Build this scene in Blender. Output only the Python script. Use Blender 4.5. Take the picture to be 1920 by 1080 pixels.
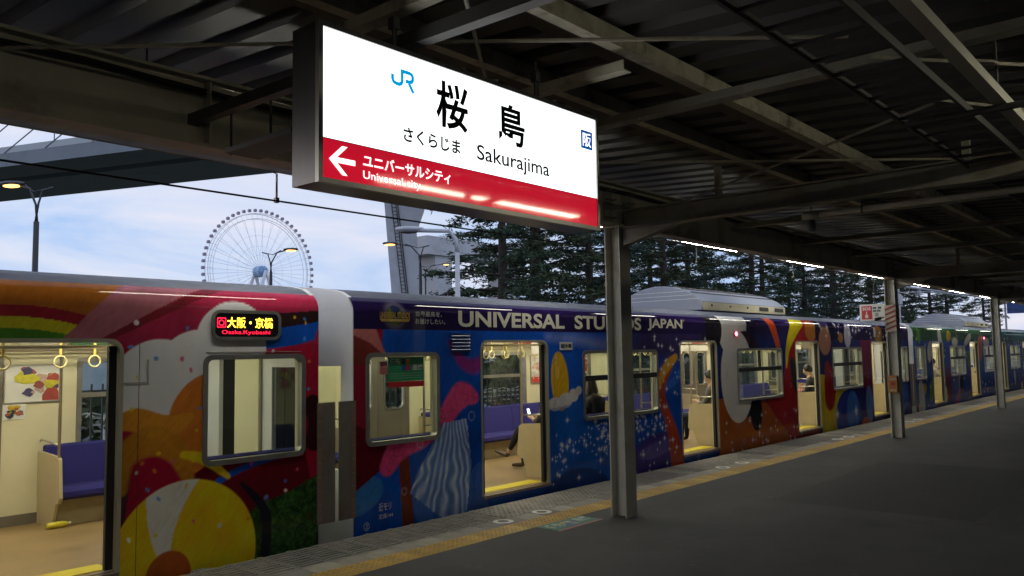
import bpy, math, random
import numpy as np
from mathutils import Vector, Matrix

for o in list(bpy.data.objects):
    bpy.data.objects.remove(o)
SC = bpy.context.scene
COL = SC.collection
rad = math.radians

# ------------------------------------------------------------------ camera
CAM_H = 1.79
FPX = 1546.48                      # focal length in pixels of a 1920 wide frame
yaw, pit, rol = rad(49.0078), rad(4.6167), rad(-0.975)
Fv = Vector((math.sin(yaw) * math.cos(pit), math.cos(yaw) * math.cos(pit), math.sin(pit)))
Rv = Vector((math.cos(yaw), -math.sin(yaw), 0.0))
Uv = Rv.cross(Fv)
R2 = Rv * math.cos(rol) + Uv * math.sin(rol)
U2 = -Rv * math.sin(rol) + Uv * math.cos(rol)
cam_d = bpy.data.cameras.new('camera')
cam_d.sensor_width = 36.0
cam_d.lens = FPX / 1920.0 * 36.0
cam_d.clip_start = 0.05
cam_d.clip_end = 5000.0
cam = bpy.data.objects.new('camera', cam_d)
COL.objects.link(cam)
M = Matrix(((R2.x, U2.x, -Fv.x, 0), (R2.y, U2.y, -Fv.y, 0), (R2.z, U2.z, -Fv.z, CAM_H), (0, 0, 0, 1)))
cam.matrix_world = M
SC.camera = cam

# ------------------------------------------------------------------ world: dusk sky with thin cloud
SUN_EL, SUN_AZ = rad(5.0), rad(-38.0)         # azimuth measured from +Y towards +X
W = bpy.data.worlds.new('World')
SC.world = W
W.use_nodes = True
nt = W.node_tree
nt.nodes.clear()
def N(t, kind, **kw):
    n = t.nodes.new(kind)
    for k, v in kw.items():
        if k.startswith('_'):
            setattr(n, k[1:], v)
    return n
out = N(nt, 'ShaderNodeOutputWorld')
bg = N(nt, 'ShaderNodeBackground')
sky = N(nt, 'ShaderNodeTexSky')
sky.sky_type = 'NISHITA'
sky.sun_disc = False
sky.sun_elevation = SUN_EL
sky.sun_rotation = SUN_AZ
sky.dust_density = 1.0
sky.ozone_density = 3.0
tc = N(nt, 'ShaderNodeTexCoord')
mp = N(nt, 'ShaderNodeMapping')
mp.inputs['Scale'].default_value = (1.0, 1.0, 3.6)
n1 = N(nt, 'ShaderNodeTexNoise')
n1.inputs['Scale'].default_value = 3.0
n1.inputs['Detail'].default_value = 7
n1.inputs['Roughness'].default_value = 0.55
n1.inputs['Distortion'].default_value = 0.6
rmp = N(nt, 'ShaderNodeValToRGB')
rmp.color_ramp.elements[0].position = 0.34
rmp.color_ramp.elements[0].color = (0.46, 0.66, 1.05, 1)
rmp.color_ramp.elements[1].position = 0.68
rmp.color_ramp.elements[1].color = (0.98, 0.95, 1.06, 1)
e_ = rmp.color_ramp.elements.new(0.50)
e_.color = (0.74, 0.83, 1.06, 1)
vm = N(nt, 'ShaderNodeVectorMath')
vm.operation = 'SCALE'
vm.inputs['Scale'].default_value = 8.6
mix = N(nt, 'ShaderNodeMix')
mix.data_type = 'RGBA'
hs = N(nt, 'ShaderNodeHueSaturation')
hs.inputs['Saturation'].default_value = 1.1
nt.links.new(tc.outputs['Generated'], mp.inputs['Vector'])
nt.links.new(mp.outputs['Vector'], n1.inputs['Vector'])
nt.links.new(n1.outputs['Fac'], rmp.inputs['Fac'])
nt.links.new(rmp.outputs['Color'], vm.inputs[0])
mix.inputs['Factor'].default_value = 0.82
nt.links.new(sky.outputs['Color'], hs.inputs['Color'])
nt.links.new(hs.outputs['Color'], mix.inputs['A'])
nt.links.new(vm.outputs['Vector'], mix.inputs['B'])
nt.links.new(mix.outputs['Result'], bg.inputs['Color'])
bg.inputs['Strength'].default_value = 0.12
nt.links.new(bg.outputs['Background'], out.inputs['Surface'])

sun_d = bpy.data.lights.new('sun', 'SUN')
sun_d.energy = 0.25
sun_d.angle = rad(20)
sun_d.color = (1.0, 0.88, 0.76)
sun = bpy.data.objects.new('sun', sun_d)
COL.objects.link(sun)
sdir = Vector((math.sin(SUN_AZ) * math.cos(SUN_EL), math.cos(SUN_AZ) * math.cos(SUN_EL), math.sin(SUN_EL)))
sun.rotation_euler = (-sdir).to_track_quat('-Z', 'Y').to_euler()

vs = SC.view_settings
vs.view_transform = 'Standard'
vs.look = 'None'
vs.exposure = 0.0
vs.gamma = 1.0
SC.cycles.use_denoising = True
SC.cycles.max_bounces = 7
SC.cycles.diffuse_bounces = 3
SC.cycles.glossy_bounces = 3
SC.cycles.transparent_max_bounces = 24
SC.cycles.sample_clamp_indirect = 6.0
SC.cycles.caustics_reflective = False
SC.cycles.caustics_refractive = False

LAMP_W = 92.0       # brightness of the platform fluorescent tubes
CAR_LAMP = 12.5      # brightness of the ceiling lights inside the cars
LAMP_C = 22.0       # brightness of the few tubes on the centre line
SIGN_W = 1.7        # backlight of the station sign

# ------------------------------------------------------------------ helpers
WL = {}
MATS = {}

def mat(name, col, rough=0.5, metal=0.0, var=0.12, scale=6.0, bump=0.0, bscale=40.0, emit=0.0, ecol=None,
        coat=0.0, stain=None, stain_amt=0.0, stain_scale=1.2, spec=0.5, stretch=None):
    if name in MATS:
        return MATS[name]
    m = bpy.data.materials.new(name)
    m.use_nodes = True
    t = m.node_tree
    p = t.nodes['Principled BSDF']
    p.inputs['Roughness'].default_value = rough
    p.inputs['Metallic'].default_value = metal
    p.inputs['Specular IOR Level'].default_value = spec
    if coat:
        p.inputs['Coat Weight'].default_value = coat
        p.inputs['Coat Roughness'].default_value = 0.08
    co = N(t, 'ShaderNodeTexCoord')
    vec = co.outputs['Object']
    if stretch:
        mpn = N(t, 'ShaderNodeMapping')
        mpn.inputs['Scale'].default_value = stretch
        t.links.new(vec, mpn.inputs['Vector'])
        vec = mpn.outputs['Vector']
    nz = N(t, 'ShaderNodeTexNoise')
    nz.inputs['Scale'].default_value = scale
    nz.inputs['Detail'].default_value = 6
    nz.inputs['Roughness'].default_value = 0.6
    t.links.new(vec, nz.inputs['Vector'])
    mr = N(t, 'ShaderNodeMapRange')
    mr.inputs['From Min'].default_value = 0.3
    mr.inputs['From Max'].default_value = 0.7
    mr.inputs['To Min'].default_value = 1.0 - var
    mr.inputs['To Max'].default_value = 1.0 + var
    t.links.new(nz.outputs['Fac'], mr.inputs['Value'])
    mx = N(t, 'ShaderNodeMix')
    mx.data_type = 'RGBA'
    mx.blend_type = 'MULTIPLY'
    mx.inputs['Factor'].default_value = 1.0
    mx.inputs['A'].default_value = (*col, 1)
    t.links.new(mr.outputs['Result'], mx.inputs['B'])
    res = mx.outputs['Result']
    if stain is not None:
        n2 = N(t, 'ShaderNodeTexNoise')
        n2.inputs['Scale'].default_value = stain_scale
        n2.inputs['Detail'].default_value = 9
        n2.inputs['Roughness'].default_value = 0.68
        t.links.new(vec, n2.inputs['Vector'])
        rp = N(t, 'ShaderNodeMapRange')
        rp.inputs['From Min'].default_value = 0.5
        rp.inputs['From Max'].default_value = 0.68
        rp.inputs['To Max'].default_value = stain_amt
        t.links.new(n2.outputs['Fac'], rp.inputs['Value'])
        m2 = N(t, 'ShaderNodeMix')
        m2.data_type = 'RGBA'
        t.links.new(rp.outputs['Result'], m2.inputs['Factor'])
        t.links.new(res, m2.inputs['A'])
        m2.inputs['B'].default_value = (*stain, 1)
        res = m2.outputs['Result']
    t.links.new(res, p.inputs['Base Color'])
    if var and rough > 0.15 and metal < 0.5:
        r2 = N(t, 'ShaderNodeMapRange')
        r2.inputs['To Min'].default_value = max(0.05, rough - 0.1)
        r2.inputs['To Max'].default_value = min(1.0, rough + 0.1)
        t.links.new(nz.outputs['Fac'], r2.inputs['Value'])
        t.links.new(r2.outputs['Result'], p.inputs['Roughness'])
    if bump:
        nb = N(t, 'ShaderNodeTexNoise')
        nb.inputs['Scale'].default_value = bscale
        nb.inputs['Detail'].default_value = 5
        t.links.new(vec, nb.inputs['Vector'])
        bp = N(t, 'ShaderNodeBump')
        bp.inputs['Strength'].default_value = bump
        bp.inputs['Distance'].default_value = 0.02
        t.links.new(nb.outputs['Fac'], bp.inputs['Height'])
        t.links.new(bp.outputs['Normal'], p.inputs['Normal'])
    if emit:
        p.inputs['Emission Color'].default_value = (*(ecol or col), 1)
        p.inputs['Emission Strength'].default_value = emit
    MATS[name] = m
    return m

def glass(name, tint=(0.86, 0.90, 0.86), refl=0.10):
    if name in MATS:
        return MATS[name]
    m = bpy.data.materials.new(name)
    m.use_nodes = True
    t = m.node_tree
    t.nodes.clear()
    o = N(t, 'ShaderNodeOutputMaterial')
    a = N(t, 'ShaderNodeBsdfTransparent')
    a.inputs['Color'].default_value = (*tint, 1)
    g = N(t, 'ShaderNodeBsdfGlossy')
    g.inputs['Roughness'].default_value = 0.02
    g.inputs['Color'].default_value = (0.9, 0.95, 1, 1)
    lw = N(t, 'ShaderNodeLayerWeight')
    lw.inputs['Blend'].default_value = 0.5
    pw = N(t, 'ShaderNodeMath')
    pw.operation = 'POWER'
    pw.inputs[1].default_value = 4.5
    t.links.new(lw.outputs['Facing'], pw.inputs[0])
    mxs = N(t, 'ShaderNodeMixShader')
    nz = N(t, 'ShaderNodeTexNoise')
    nz.inputs['Scale'].default_value = 3.0
    m0 = N(t, 'ShaderNodeMath')
    m0.operation = 'MULTIPLY_ADD'
    m0.inputs[1].default_value = 0.02
    m0.inputs[2].default_value = 0.025
    t.links.new(nz.outputs['Fac'], m0.inputs[0])
    md = N(t, 'ShaderNodeMath')
    md.operation = 'MULTIPLY_ADD'
    md.inputs[1].default_value = 0.85
    t.links.new(pw.outputs[0], md.inputs[0])
    t.links.new(m0.outputs[0], md.inputs[2])
    t.links.new(md.outputs[0], mxs.inputs[0])
    t.links.new(a.outputs[0], mxs.inputs[1])
    t.links.new(g.outputs[0], mxs.inputs[2])
    t.links.new(mxs.outputs[0], o.inputs['Surface'])
    MATS[name] = m
    return m

def empty(name, loc=(0, 0, 0), label=None, cat=None, group=None):
    o = bpy.data.objects.new(name, None)
    o.empty_display_size = 0.1
    COL.objects.link(o)
    o.location = loc
    WL[o] = Vector(loc)
    return tag(o, label, cat, group)

def tag(o, label=None, cat=None, group=None, kind=None):
    if label: o['label'] = label
    if cat: o['category'] = cat
    if group: o['group'] = group
    if kind: o['kind'] = kind
    return o

def put(name, me, m=None, parent=None, loc=None, rotz=0.0):
    """link mesh data as an object; loc is a world position (data is then centred on it)"""
    o = bpy.data.objects.new(name, me)
    COL.objects.link(o)
    w = Vector(loc) if loc is not None else Vector((0, 0, 0))
    if m is not None and len(me.materials) == 0:
        me.materials.append(m)
    if parent is not None:
        o.parent = parent
        o.location = w - WL[parent]
    else:
        o.location = w
    if rotz: o.rotation_euler = (0, 0, rotz)
    WL[o] = w
    return o

class MB:
    def __init__(s):
        s.v = []; s.f = []; s.mi = []
    def quad(s, a, b, c, d, mi=0):
        n = len(s.v); s.v += [tuple(a), tuple(b), tuple(c), tuple(d)]; s.f.append((n, n+1, n+2, n+3)); s.mi.append(mi)
    def box(s, x0, x1, y0, y1, z0, z1, mi=0):
        if x0 > x1: x0, x1 = x1, x0
        if y0 > y1: y0, y1 = y1, y0
        if z0 > z1: z0, z1 = z1, z0
        n = len(s.v)
        s.v += [(x0,y0,z0),(x1,y0,z0),(x1,y1,z0),(x0,y1,z0),(x0,y0,z1),(x1,y0,z1),(x1,y1,z1),(x0,y1,z1)]
        s.f += [(n,n+3,n+2,n+1),(n+4,n+5,n+6,n+7),(n,n+1,n+5,n+4),(n+1,n+2,n+6,n+5),(n+2,n+3,n+7,n+6),(n+3,n,n+4,n+7)]
        s.mi += [mi]*6
        return s
    def prism(s, prof, axis, a0, a1, mi=0, caps=True):
        """profile list of 2D points extruded along axis ('x': (y,z), 'y': (x,z), 'z': (x,y))"""
        n = len(s.v); k = len(prof)
        for a in (a0, a1):
            for p, q in prof:
                s.v.append((a,p,q) if axis == 'x' else (p,a,q) if axis == 'y' else (p,q,a))
        for i in range(k):
            j = (i+1) % k
            s.f.append((n+i, n+j, n+k+j, n+k+i)); s.mi.append(mi)
        if caps:
            s.f.append(tuple(n+i for i in range(k))[::-1]); s.mi.append(mi)
            s.f.append(tuple(n+k+i for i in range(k))); s.mi.append(mi)
        return s
    def tube(s, pts, r, seg=8, mi=0, caps=True):
        pts = [Vector(p) for p in pts]
        rr = r if isinstance(r, (list, tuple)) else [r]*len(pts)
        n0 = len(s.v)
        up = None
        for i, p in enumerate(pts):
            d = (pts[min(i+1, len(pts)-1)] - pts[max(i-1, 0)]).normalized()
            if up is None:
                up = Vector((0,0,1)) if abs(d.z) < 0.9 else Vector((1,0,0))
            a = d.cross(up)
            if a.length < 1e-4:
                a = d.cross(Vector((0.3, 0.9, 0.2)))
            a.normalize(); b = a.cross(d).normalized(); up = b
            for k in range(seg):
                t = 2*math.pi*k/seg
                s.v.append(tuple(p + (a*math.cos(t) + b*math.sin(t))*rr[i]))
        for i in range(len(pts)-1):
            for k in range(seg):
                k2 = (k+1) % seg
                s.f.append((n0+i*seg+k, n0+i*seg+k2, n0+(i+1)*seg+k2, n0+(i+1)*seg+k)); s.mi.append(mi)
        if caps:
            s.f.append(tuple(n0+k for k in range(seg))[::-1]); s.mi.append(mi)
            e = n0+(len(pts)-1)*seg
            s.f.append(tuple(e+k for k in range(seg))); s.mi.append(mi)
        return s
    def ring(s, c, r, tr, axis='y', seg=16, ts=6, mi=0, a0=0, a1=2*math.pi):
        pts = []
        full = abs(a1-a0-2*math.pi) < 1e-6
        for i in range(seg + 1):
            t = a0+(a1-a0)*i/seg
            u, w = r*math.cos(t), r*math.sin(t)
            pts.append((c[0]+u, c[1], c[2]+w) if axis == 'y' else (c[0], c[1]+u, c[2]+w) if axis == 'x' else (c[0]+u, c[1]+w, c[2]))
        return s.tube(pts, tr, ts, mi, caps=not full)
    def sphere(s, c, rx, ry, rz, nu=14, nv=9, mi=0):
        n = len(s.v)
        for j in range(nv+1):
            ph = math.pi*j/nv
            for i in range(nu):
                th = 2*math.pi*i/nu
                s.v.append((c[0]+rx*math.sin(ph)*math.cos(th), c[1]+ry*math.sin(ph)*math.sin(th), c[2]+rz*math.cos(ph)))
        for j in range(nv):
            for i in range(nu):
                i2 = (i+1) % nu
                s.f.append((n+j*nu+i, n+(j+1)*nu+i, n+(j+1)*nu+i2, n+j*nu+i2)); s.mi.append(mi)
        return s
    def mesh(s, name, mats=(), smooth=False, org=None):
        me = bpy.data.meshes.new(name)
        v = s.v if org is None else [(a-org[0], b-org[1], c-org[2]) for a, b, c in s.v]
        me.from_pydata(v, [], s.f)
        for m in (mats if isinstance(mats, (list, tuple)) else [mats]):
            me.materials.append(m)
        if any(s.mi):
            me.polygons.foreach_set('material_index', s.mi)
        if smooth:
            me.polygons.foreach_set('use_smooth', [True]*len(s.f))
        me.update()
        return me
    def build(s, name, m, parent=None, smooth=False, base=None):
        """world-space vertices -> object; origin at its own base point or at its parent's origin"""
        org = Vector(base) if base is not None else (WL[parent] if parent is not None else Vector((0,0,0)))
        return put(name, s.mesh(name, m, smooth, org), None, parent, org)

def smooth_by_angle(o, ang=35):
    me = o.data
    me.polygons.foreach_set('use_smooth', [True]*len(me.polygons))
    try:
        me.set_sharp_from_angle(angle=rad(ang))
    except Exception:
        pass
    return o

def bevel(o, w=0.01, seg=2, ang=40):
    b = o.modifiers.new('bevel', 'BEVEL')
    b.width = w; b.segments = seg; b.limit_method = 'ANGLE'; b.angle_limit = rad(ang)
    return smooth_by_angle(o)

def copy_tree(o, parent=None):
    c = o.copy(); COL.objects.link(c); c.parent = parent
    for ch in o.children:
        copy_tree(ch, c)
    return c

def rect_walls(x0, x1, z0, z1, holes):
    """split a wall rectangle with rectangular holes into rectangles"""
    xs = sorted({x0, x1, *[h[0] for h in holes], *[h[1] for h in holes]})
    res = []
    for a, b in zip(xs, xs[1:]):
        if b <= x0 or a >= x1: continue
        m = (a+b)/2
        hs_ = sorted([(h[2], h[3]) for h in holes if h[0] < m < h[1]])
        z = z0
        for q0, q1 in hs_:
            if q0 > z: res.append((a, b, z, q0))
            z = max(z, q1)
        if z < z1: res.append((a, b, z, z1))
    return res

def rrect(x0, x1, z0, z1, r, n=5, top_only=False):
    pts = []
    for cx, cz, a in ((x1-r, z1-r, 0), (x0+r, z1-r, 90), (x0+r, z0+r, 180), (x1-r, z0+r, 270)):
        rr = r
        if top_only and cz < (z0+z1)/2:
            pts.append((x1 if a == 270 else x0, z0))
            continue
        for i in range(n+1):
            t = rad(a + 90*i/n)
            pts.append((cx+rr*math.cos(t), cz+rr*math.sin(t)))
    return pts

def frame_ring(mb, inner, outer, y0, y1, mi=0):
    """closed ring between two outlines of equal count in XZ, extruded in Y"""
    k = len(inner); n = len(mb.v)
    for y in (y0, y1):
        mb.v += [(p, y, q) for p, q in outer]; mb.v += [(p, y, q) for p, q in inner]
    O0, I0, O1, I1 = n, n+k, n+2*k, n+3*k
    for i in range(k):
        j = (i+1) % k
        for q in ((O0+i, O0+j, I0+j, I0+i), (O1+j, O1+i, I1+i, I1+j), (O0+j, O0+i, O1+i, O1+j), (I0+i, I0+j, I1+j, I1+i)):
            mb.f.append(q[::-1]); mb.mi.append(mi)
    return mb

_txt = {}
def text_geo(s, bold=0.0):
    key = (s, bold)
    if key in _txt: return _txt[key]
    cu = bpy.data.curves.new('t', 'FONT')
    cu.body = s
    cu.size = 1.0
    cu.offset = bold
    cu.resolution_u = 4
    ob = bpy.data.objects.new('t', cu)
    COL.objects.link(ob)
    dg = bpy.context.evaluated_depsgraph_get()
    me = ob.evaluated_get(dg).to_mesh()
    v = [tuple(p.co) for p in me.vertices]
    f = [tuple(p.vertices) for p in me.polygons]
    ob.evaluated_get(dg).to_mesh_clear()
    bpy.data.objects.remove(ob)
    bpy.data.curves.remove(cu)
    _txt[key] = (v, f)
    return v, f

def lettering(name, s, x0, x1, z0, z1, y, m, parent, bold=0.0, plane='xz'):
    """flat print fitted into a rectangle of the XZ plane at depth y (or the ground: plane 'xy')"""
    v, f = text_geo(s, bold)
    if not v: return None
    ax = [p[0] for p in v]; ay = [p[1] for p in v]
    u0, u1, w0, w1 = min(ax), max(ax), min(ay), max(ay)
    b = MB()
    for p in v:
        u = x0+(p[0]-u0)/(u1-u0)*(x1-x0); w = z0+(p[1]-w0)/(w1-w0)*(z1-z0)
        b.v.append((u, y, w) if plane == 'xz' else (u, w, y) if plane == 'xy' else (y, u, w))
    b.f = list(f); b.mi = [0]*len(f)
    o = b.build(name, m, parent)
    o['kind'] = 'stuff'
    return o
# ------------------------------------------------------------------ materials
asphalt = mat('asphalt', (0.036, 0.0355, 0.0355), 0.8, var=0.5, scale=1.6, bump=0.5, bscale=160, stain=(0.015, 0.0148, 0.015), stain_amt=0.9, stain_scale=0.8)
conc = [mat('slab_concrete_%d' % i, c, 0.8, var=0.22, scale=5, bump=0.25, bscale=90, stain=(0.07, 0.065, 0.055), stain_amt=0.6, stain_scale=2.0)
        for i, c in enumerate(((0.23, 0.215, 0.185), (0.19, 0.18, 0.16), (0.12, 0.105, 0.105), (0.28, 0.265, 0.22)))]
yellow_t = [mat('tactile_yellow_%d' % i, c, 0.6, var=0.2, scale=7, bump=0.15, stain=(0.12, 0.09, 0.03), stain_amt=0.55, stain_scale=3.0)
            for i, c in enumerate(((0.42, 0.25, 0.035), (0.36, 0.21, 0.03), (0.46, 0.29, 0.05)))]
white_paint = mat('road_white', (0.62, 0.61, 0.55), 0.6, var=0.18, scale=12, stain=(0.25, 0.24, 0.2), stain_amt=0.5, stain_scale=9)
steel_cream = mat('cream_painted_steel', (0.29, 0.275, 0.225), 0.55, var=0.12, scale=3, bump=0.1, stain=(0.14, 0.105, 0.06), stain_amt=0.75, stain_scale=2.2, stretch=(1, 1, 1.5))
post_paint = mat('post_paint', (0.56, 0.54, 0.46), 0.5, var=0.1, scale=4, bump=0.08, stain=(0.26, 0.23, 0.18), stain_amt=0.5, stain_scale=3.0)
steel_rust = mat('weathered_purlin_steel', (0.48, 0.45, 0.34), 0.6, var=0.2, scale=8, stain=(0.10, 0.075, 0.045), stain_amt=0.9, stain_scale=4.5)
deck_m = mat('roof_sheet_steel', (0.05, 0.048, 0.047), 0.6, var=0.2, scale=2.5, stain=(0.06, 0.05, 0.045), stain_amt=0.6)
dark_m = mat('dark_steel', (0.05, 0.047, 0.045), 0.55, var=0.2)
tray_m = mat('galvanised_tray', (0.20, 0.205, 0.20), 0.45, metal=0.4, var=0.15, scale=3)
rod_m = mat('tie_rod_steel', (0.36, 0.33, 0.26), 0.5, var=0.2, scale=14)
gravel = mat('ballast_gravel', (0.10, 0.09, 0.08), 0.95, var=0.5, scale=22, bump=0.9, bscale=18)
soil = mat('ground_soil', (0.07, 0.075, 0.055), 0.95, var=0.4, scale=0.6, bump=0.4, bscale=3)
rail_m = mat('rail_steel', (0.24, 0.17, 0.12), 0.45, metal=0.7, var=0.2)
tube_m = mat('fluorescent_tube', (1, 1, 0.95), 0.3, var=0, emit=LAMP_W, ecol=(1.0, 0.97, 0.86))
tube_c = mat('fluorescent_tube_centre', (1, 1, 0.95), 0.3, var=0, emit=LAMP_C, ecol=(1.0, 0.95, 0.74))
housing_m = mat('lamp_housing_white', (0.6, 0.58, 0.5), 0.45, var=0.1, scale=8)
wire_m = mat('wire_dark', (0.03, 0.03, 0.03), 0.5, var=0.1)
alu = mat('brushed_aluminium', (0.42, 0.42, 0.40), 0.34, metal=0.85, var=0.1, scale=6, stretch=(40, 40, 1))
black_r = mat('black_rubber', (0.012, 0.012, 0.012), 0.55, var=0.1)

# ------------------------------------------------------------------ ground and tracks
b = MB(); b.quad((-3000, -3000, -1.25), (3000, -3000, -1.25), (3000, 3000, -1.25), (-3000, 3000, -1.25))
tag(b.build('ground', soil), kind='structure')
b = MB(); b.box(-40, 140, 6.5, 11.6, -1.24, -1.12)
tag(b.build('track_bed', gravel), kind='structure')
b = MB(); b.box(-40, 140, -12.5, -7.4, -1.24, -1.12)
tag(b.build('track_bed_across', gravel), kind='structure')
GZ = -0.05
b = MB(); b.box(-60, 200, 11.62, 64, -1.3, GZ); tag(b.build('street', mat('street_asphalt', (0.055, 0.055, 0.055), 0.85, var=0.25, scale=0.8, bump=0.2, bscale=20)), kind='structure')
for k, yc in enumerate((8.27, -9.3)):
    for s in (-1, 1):
        b = MB(); yy = yc + s*0.535
        b.prism([(yy-0.06, -1.119), (yy+0.06, -1.119), (yy+0.012, -1.06), (yy+0.034, -1.03), (yy+0.034, -0.985), (yy-0.034, -0.985), (yy-0.034, -1.03), (yy-0.012, -1.06)], 'x', -40, 140)
        o = b.build('rail', rail_m, base=(-40, yy, -1.12))
        tag(o, ('%s running rail of the track %s' % (('nearer', 'farther')[s > 0], ('under the painted train', 'on the far side of the platform')[k])), 'rail')

# ------------------------------------------------------------------ platform with edge tiles
PL_N, PL_F = -7.27, 6.77
platform = put('platform', MB().box(-30, 130, PL_N+0.9, 5.58, -1.2, 0.0).mesh('platform', asphalt))
WL[platform] = Vector((0, 0, 0))
tag(platform, kind='structure')
b = MB(); b.box(-30, 130, 5.58, 6.765, -1.2, -0.03); b.box(-30, 130, PL_N+0.005, PL_N+0.9, -1.2, -0.004)
b.build('edge_wall', conc[1], platform)

S = 0.305
def slot_slab(mi):
    b = MB(); b.box(0.003, S-0.003, 6.122, 6.77, -0.035, -0.012)
    m_, g = 0.028, 0.0
    b.box(0.003, m_, 6.122, 6.77, -0.012, 0.0); b.box(S-m_, S-0.003, 6.122, 6.77, -0.012, 0.0)
    n = 9; pitch = (6.77-6.122)/n
    for i in range(n):
        y0 = 6.122+i*pitch
        b.box(m_+0.0002, S-m_-0.0002, y0, y0+pitch*0.62, -0.012, -0.0003)
    return b.mesh('edge_slab', conc[mi])
def dot_slab(mi):
    b = MB(); b.box(0.003, S-0.003, 6.122, 6.77, -0.035, -0.004)
    for i in range(4):
        for j in range(8):
            cx, cy, r = 0.038+i*0.076, 6.165+j*0.08, 0.02
            n = len(b.v)
            for rr, z in ((r, -0.004), (r*0.6, 0.003)):
                b.v += [(cx+rr*math.cos(t*math.pi/3), cy+rr*math.sin(t*math.pi/3), z) for t in range(6)]
            for t in range(6):
                b.f.append((n+t, n+(t+1) % 6, n+6+(t+1) % 6, n+6+t)); b.mi.append(0)
            b.f.append(tuple(n+6+t for t in range(6))); b.mi.append(0)
    return b.mesh('edge_slab', conc[mi])
slots = [slot_slab(i) for i in (0, 1)]
dots = [dot_slab(i) for i in (0, 1, 2)]
strip = [MB().box(0.003, S-0.003, 5.883, 6.119, -0.03, 0.0).mesh('border_tile', conc[i]) for i in (0, 1, 3, 2)]
def tact(mi):
    b = MB(); b.box(0.002, S-0.002, 5.582, 5.879, -0.03, 0.001)
    for i in range(5):
        for j in range(5):
            cx, cy, r = 0.031+i*0.0608, 5.611+j*0.0595, 0.016
            n = len(b.v)
            for rr, z in ((r, 0.001), (r*0.55, 0.0065)):
                b.v += [(cx+rr*math.cos(t*math.pi/2+.78), cy+rr*math.sin(t*math.pi/2+.78), z) for t in range(4)]
            for t in range(4):
                b.f.append((n+t, n+(t+1) % 4, n+4+(t+1) % 4, n+4+t)); b.mi.append(0)
            b.f.append(tuple(n+4+t for t in range(4))); b.mi.append(0)
    return b.mesh('tactile_tile', yellow_t[mi])
tacts = [tact(i) for i in range(3)]
random.seed(5)
X = 3.93 - 9*S
i = 0
while X < 47:
    if X < 6.9:
        me = slots[random.random() < 0.25]
    else:
        seg = int(X/1.9)
        me = dots[(0, 2, 1, 0, 1, 2, 1)[seg % 7] if random.random() < 0.8 else random.randrange(3)]
    put('edge_slab', me, None, platform, (X, 0, random.uniform(-0.002, 0.0)))
    put('border_tile', strip[random.choices((0, 1, 2, 3), (5, 3, 3, 2 if X > 6.5 else 0))[0]], None, platform, (X, 0, random.uniform(-0.002, 0.0)))
    put('tactile_tile', tacts[random.randrange(3)], None, platform, (X, 0, random.uniform(-0.001, 0.001)))
    X += S
b = MB(); b.box(X, 130, 6.122, 6.77, -0.035, 0.0); b.build('edge_slab', conc[0], platform)
b = MB(); b.box(X, 130, 5.882, 6.12, -0.035, 0.0); b.build('border_tile', conc[3], platform)
b = MB(); b.box(X, 130, 5.582, 5.88, -0.035, 0.001); b.build('tactile_tile', yellow_t[0], platform)
b = MB(); b.box(-30, 130, PL_N+0.9, PL_N+1.2, 0.0035, 0.006); b.build('tactile_tile', yellow_t[1], platform)

for k, (x0, x1, y0, y1) in enumerate(((9.6, 13.9, 2.1, 4.3), (20.5, 26.0, 0.8, 3.6), (3.0, 5.1, 3.7, 5.2))):
    b = MB(); b.quad((x0, y0, 0.003), (x1, y0, 0.003), (x1, y1, 0.003), (x0, y1, 0.003)); b.build('repair_patch', mat('asphalt_patch_%d' % k, (0.024+0.004*k, 0.0235+0.004*k, 0.023+0.003*k), 0.85, var=0.35, scale=2.2, bump=0.5, bscale=140), platform)

b = MB(); rr_ = random.Random(77)
for k in range(330):
    gx, gy, gr = rr_.uniform(1.5, 30)**1.0, rr_.uniform(-1.5, 5.5), rr_.uniform(0.012, 0.032)
    n = len(b.v); b.v += [(gx+gr*rr_.uniform(0.7, 1.2)*math.cos(t*math.pi/4), gy+gr*rr_.uniform(0.7, 1.2)*math.sin(t*math.pi/4), 0.0036) for t in range(8)]
    b.f.append(tuple(range(n, n+8))); b.mi.append(0)
o = b.build('gum_spots', mat('gum_spot_grey', (0.062, 0.06, 0.057), 0.8, var=0.4, scale=3), platform); o['kind'] = 'stuff'

# painted ring marks and the floor sticker (flat print)
def ring_mark(x, y, r0, r1, z):
    b = MB(); k = 28
    for i in range(k):
        t = 2*math.pi*i/k
        for r in (r0, r1): b.v.append((x+r*math.cos(t), y+r*math.sin(t), z))
    for i in range(k):
        j = (i+1) % k
        b.f.append((2*i, 2*i+1, 2*j+1, 2*j)); b.mi.append(0)
    return b
for k, x in enumerate((6.74, 7.40, 11.83, 12.49, 16.75, 17.39, 21.6, 22.3)):
    ring_mark(x, 6.04, 0.062, 0.115, 0.0045).build('ring_mark', white_paint, platform)
sticker = empty('floor_sticker', (6.7, 5.25, 0), 'green floor sticker with pale writing and a pink lower edge beside the yellow tiles', 'sticker')
g_m = mat('sticker_green', (0.035, 0.13, 0.09), 0.55, var=0.2, scale=9, stain=(0.05, 0.06, 0.05), stain_amt=0.6, stain_scale=6)
p_m = mat('sticker_pink', (0.35, 0.10, 0.12), 0.55, var=0.2, scale=9)
sw_m = mat('sticker_pale', (0.40, 0.46, 0.38), 0.6, var=0.3, scale=20)
b = MB(); b.quad((6.72, 5.275, 0.004), (7.47, 5.275, 0.004), (7.47, 5.57, 0.004), (6.72, 5.57, 0.004)); b.build('backing', g_m, sticker)
b = MB(); b.quad((6.70, 5.235, 0.0045), (7.47, 5.235, 0.0045), (7.47, 5.272, 0.0045), (6.70, 5.272, 0.0045)); b.build('lower_edge', p_m, sticker)
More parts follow.
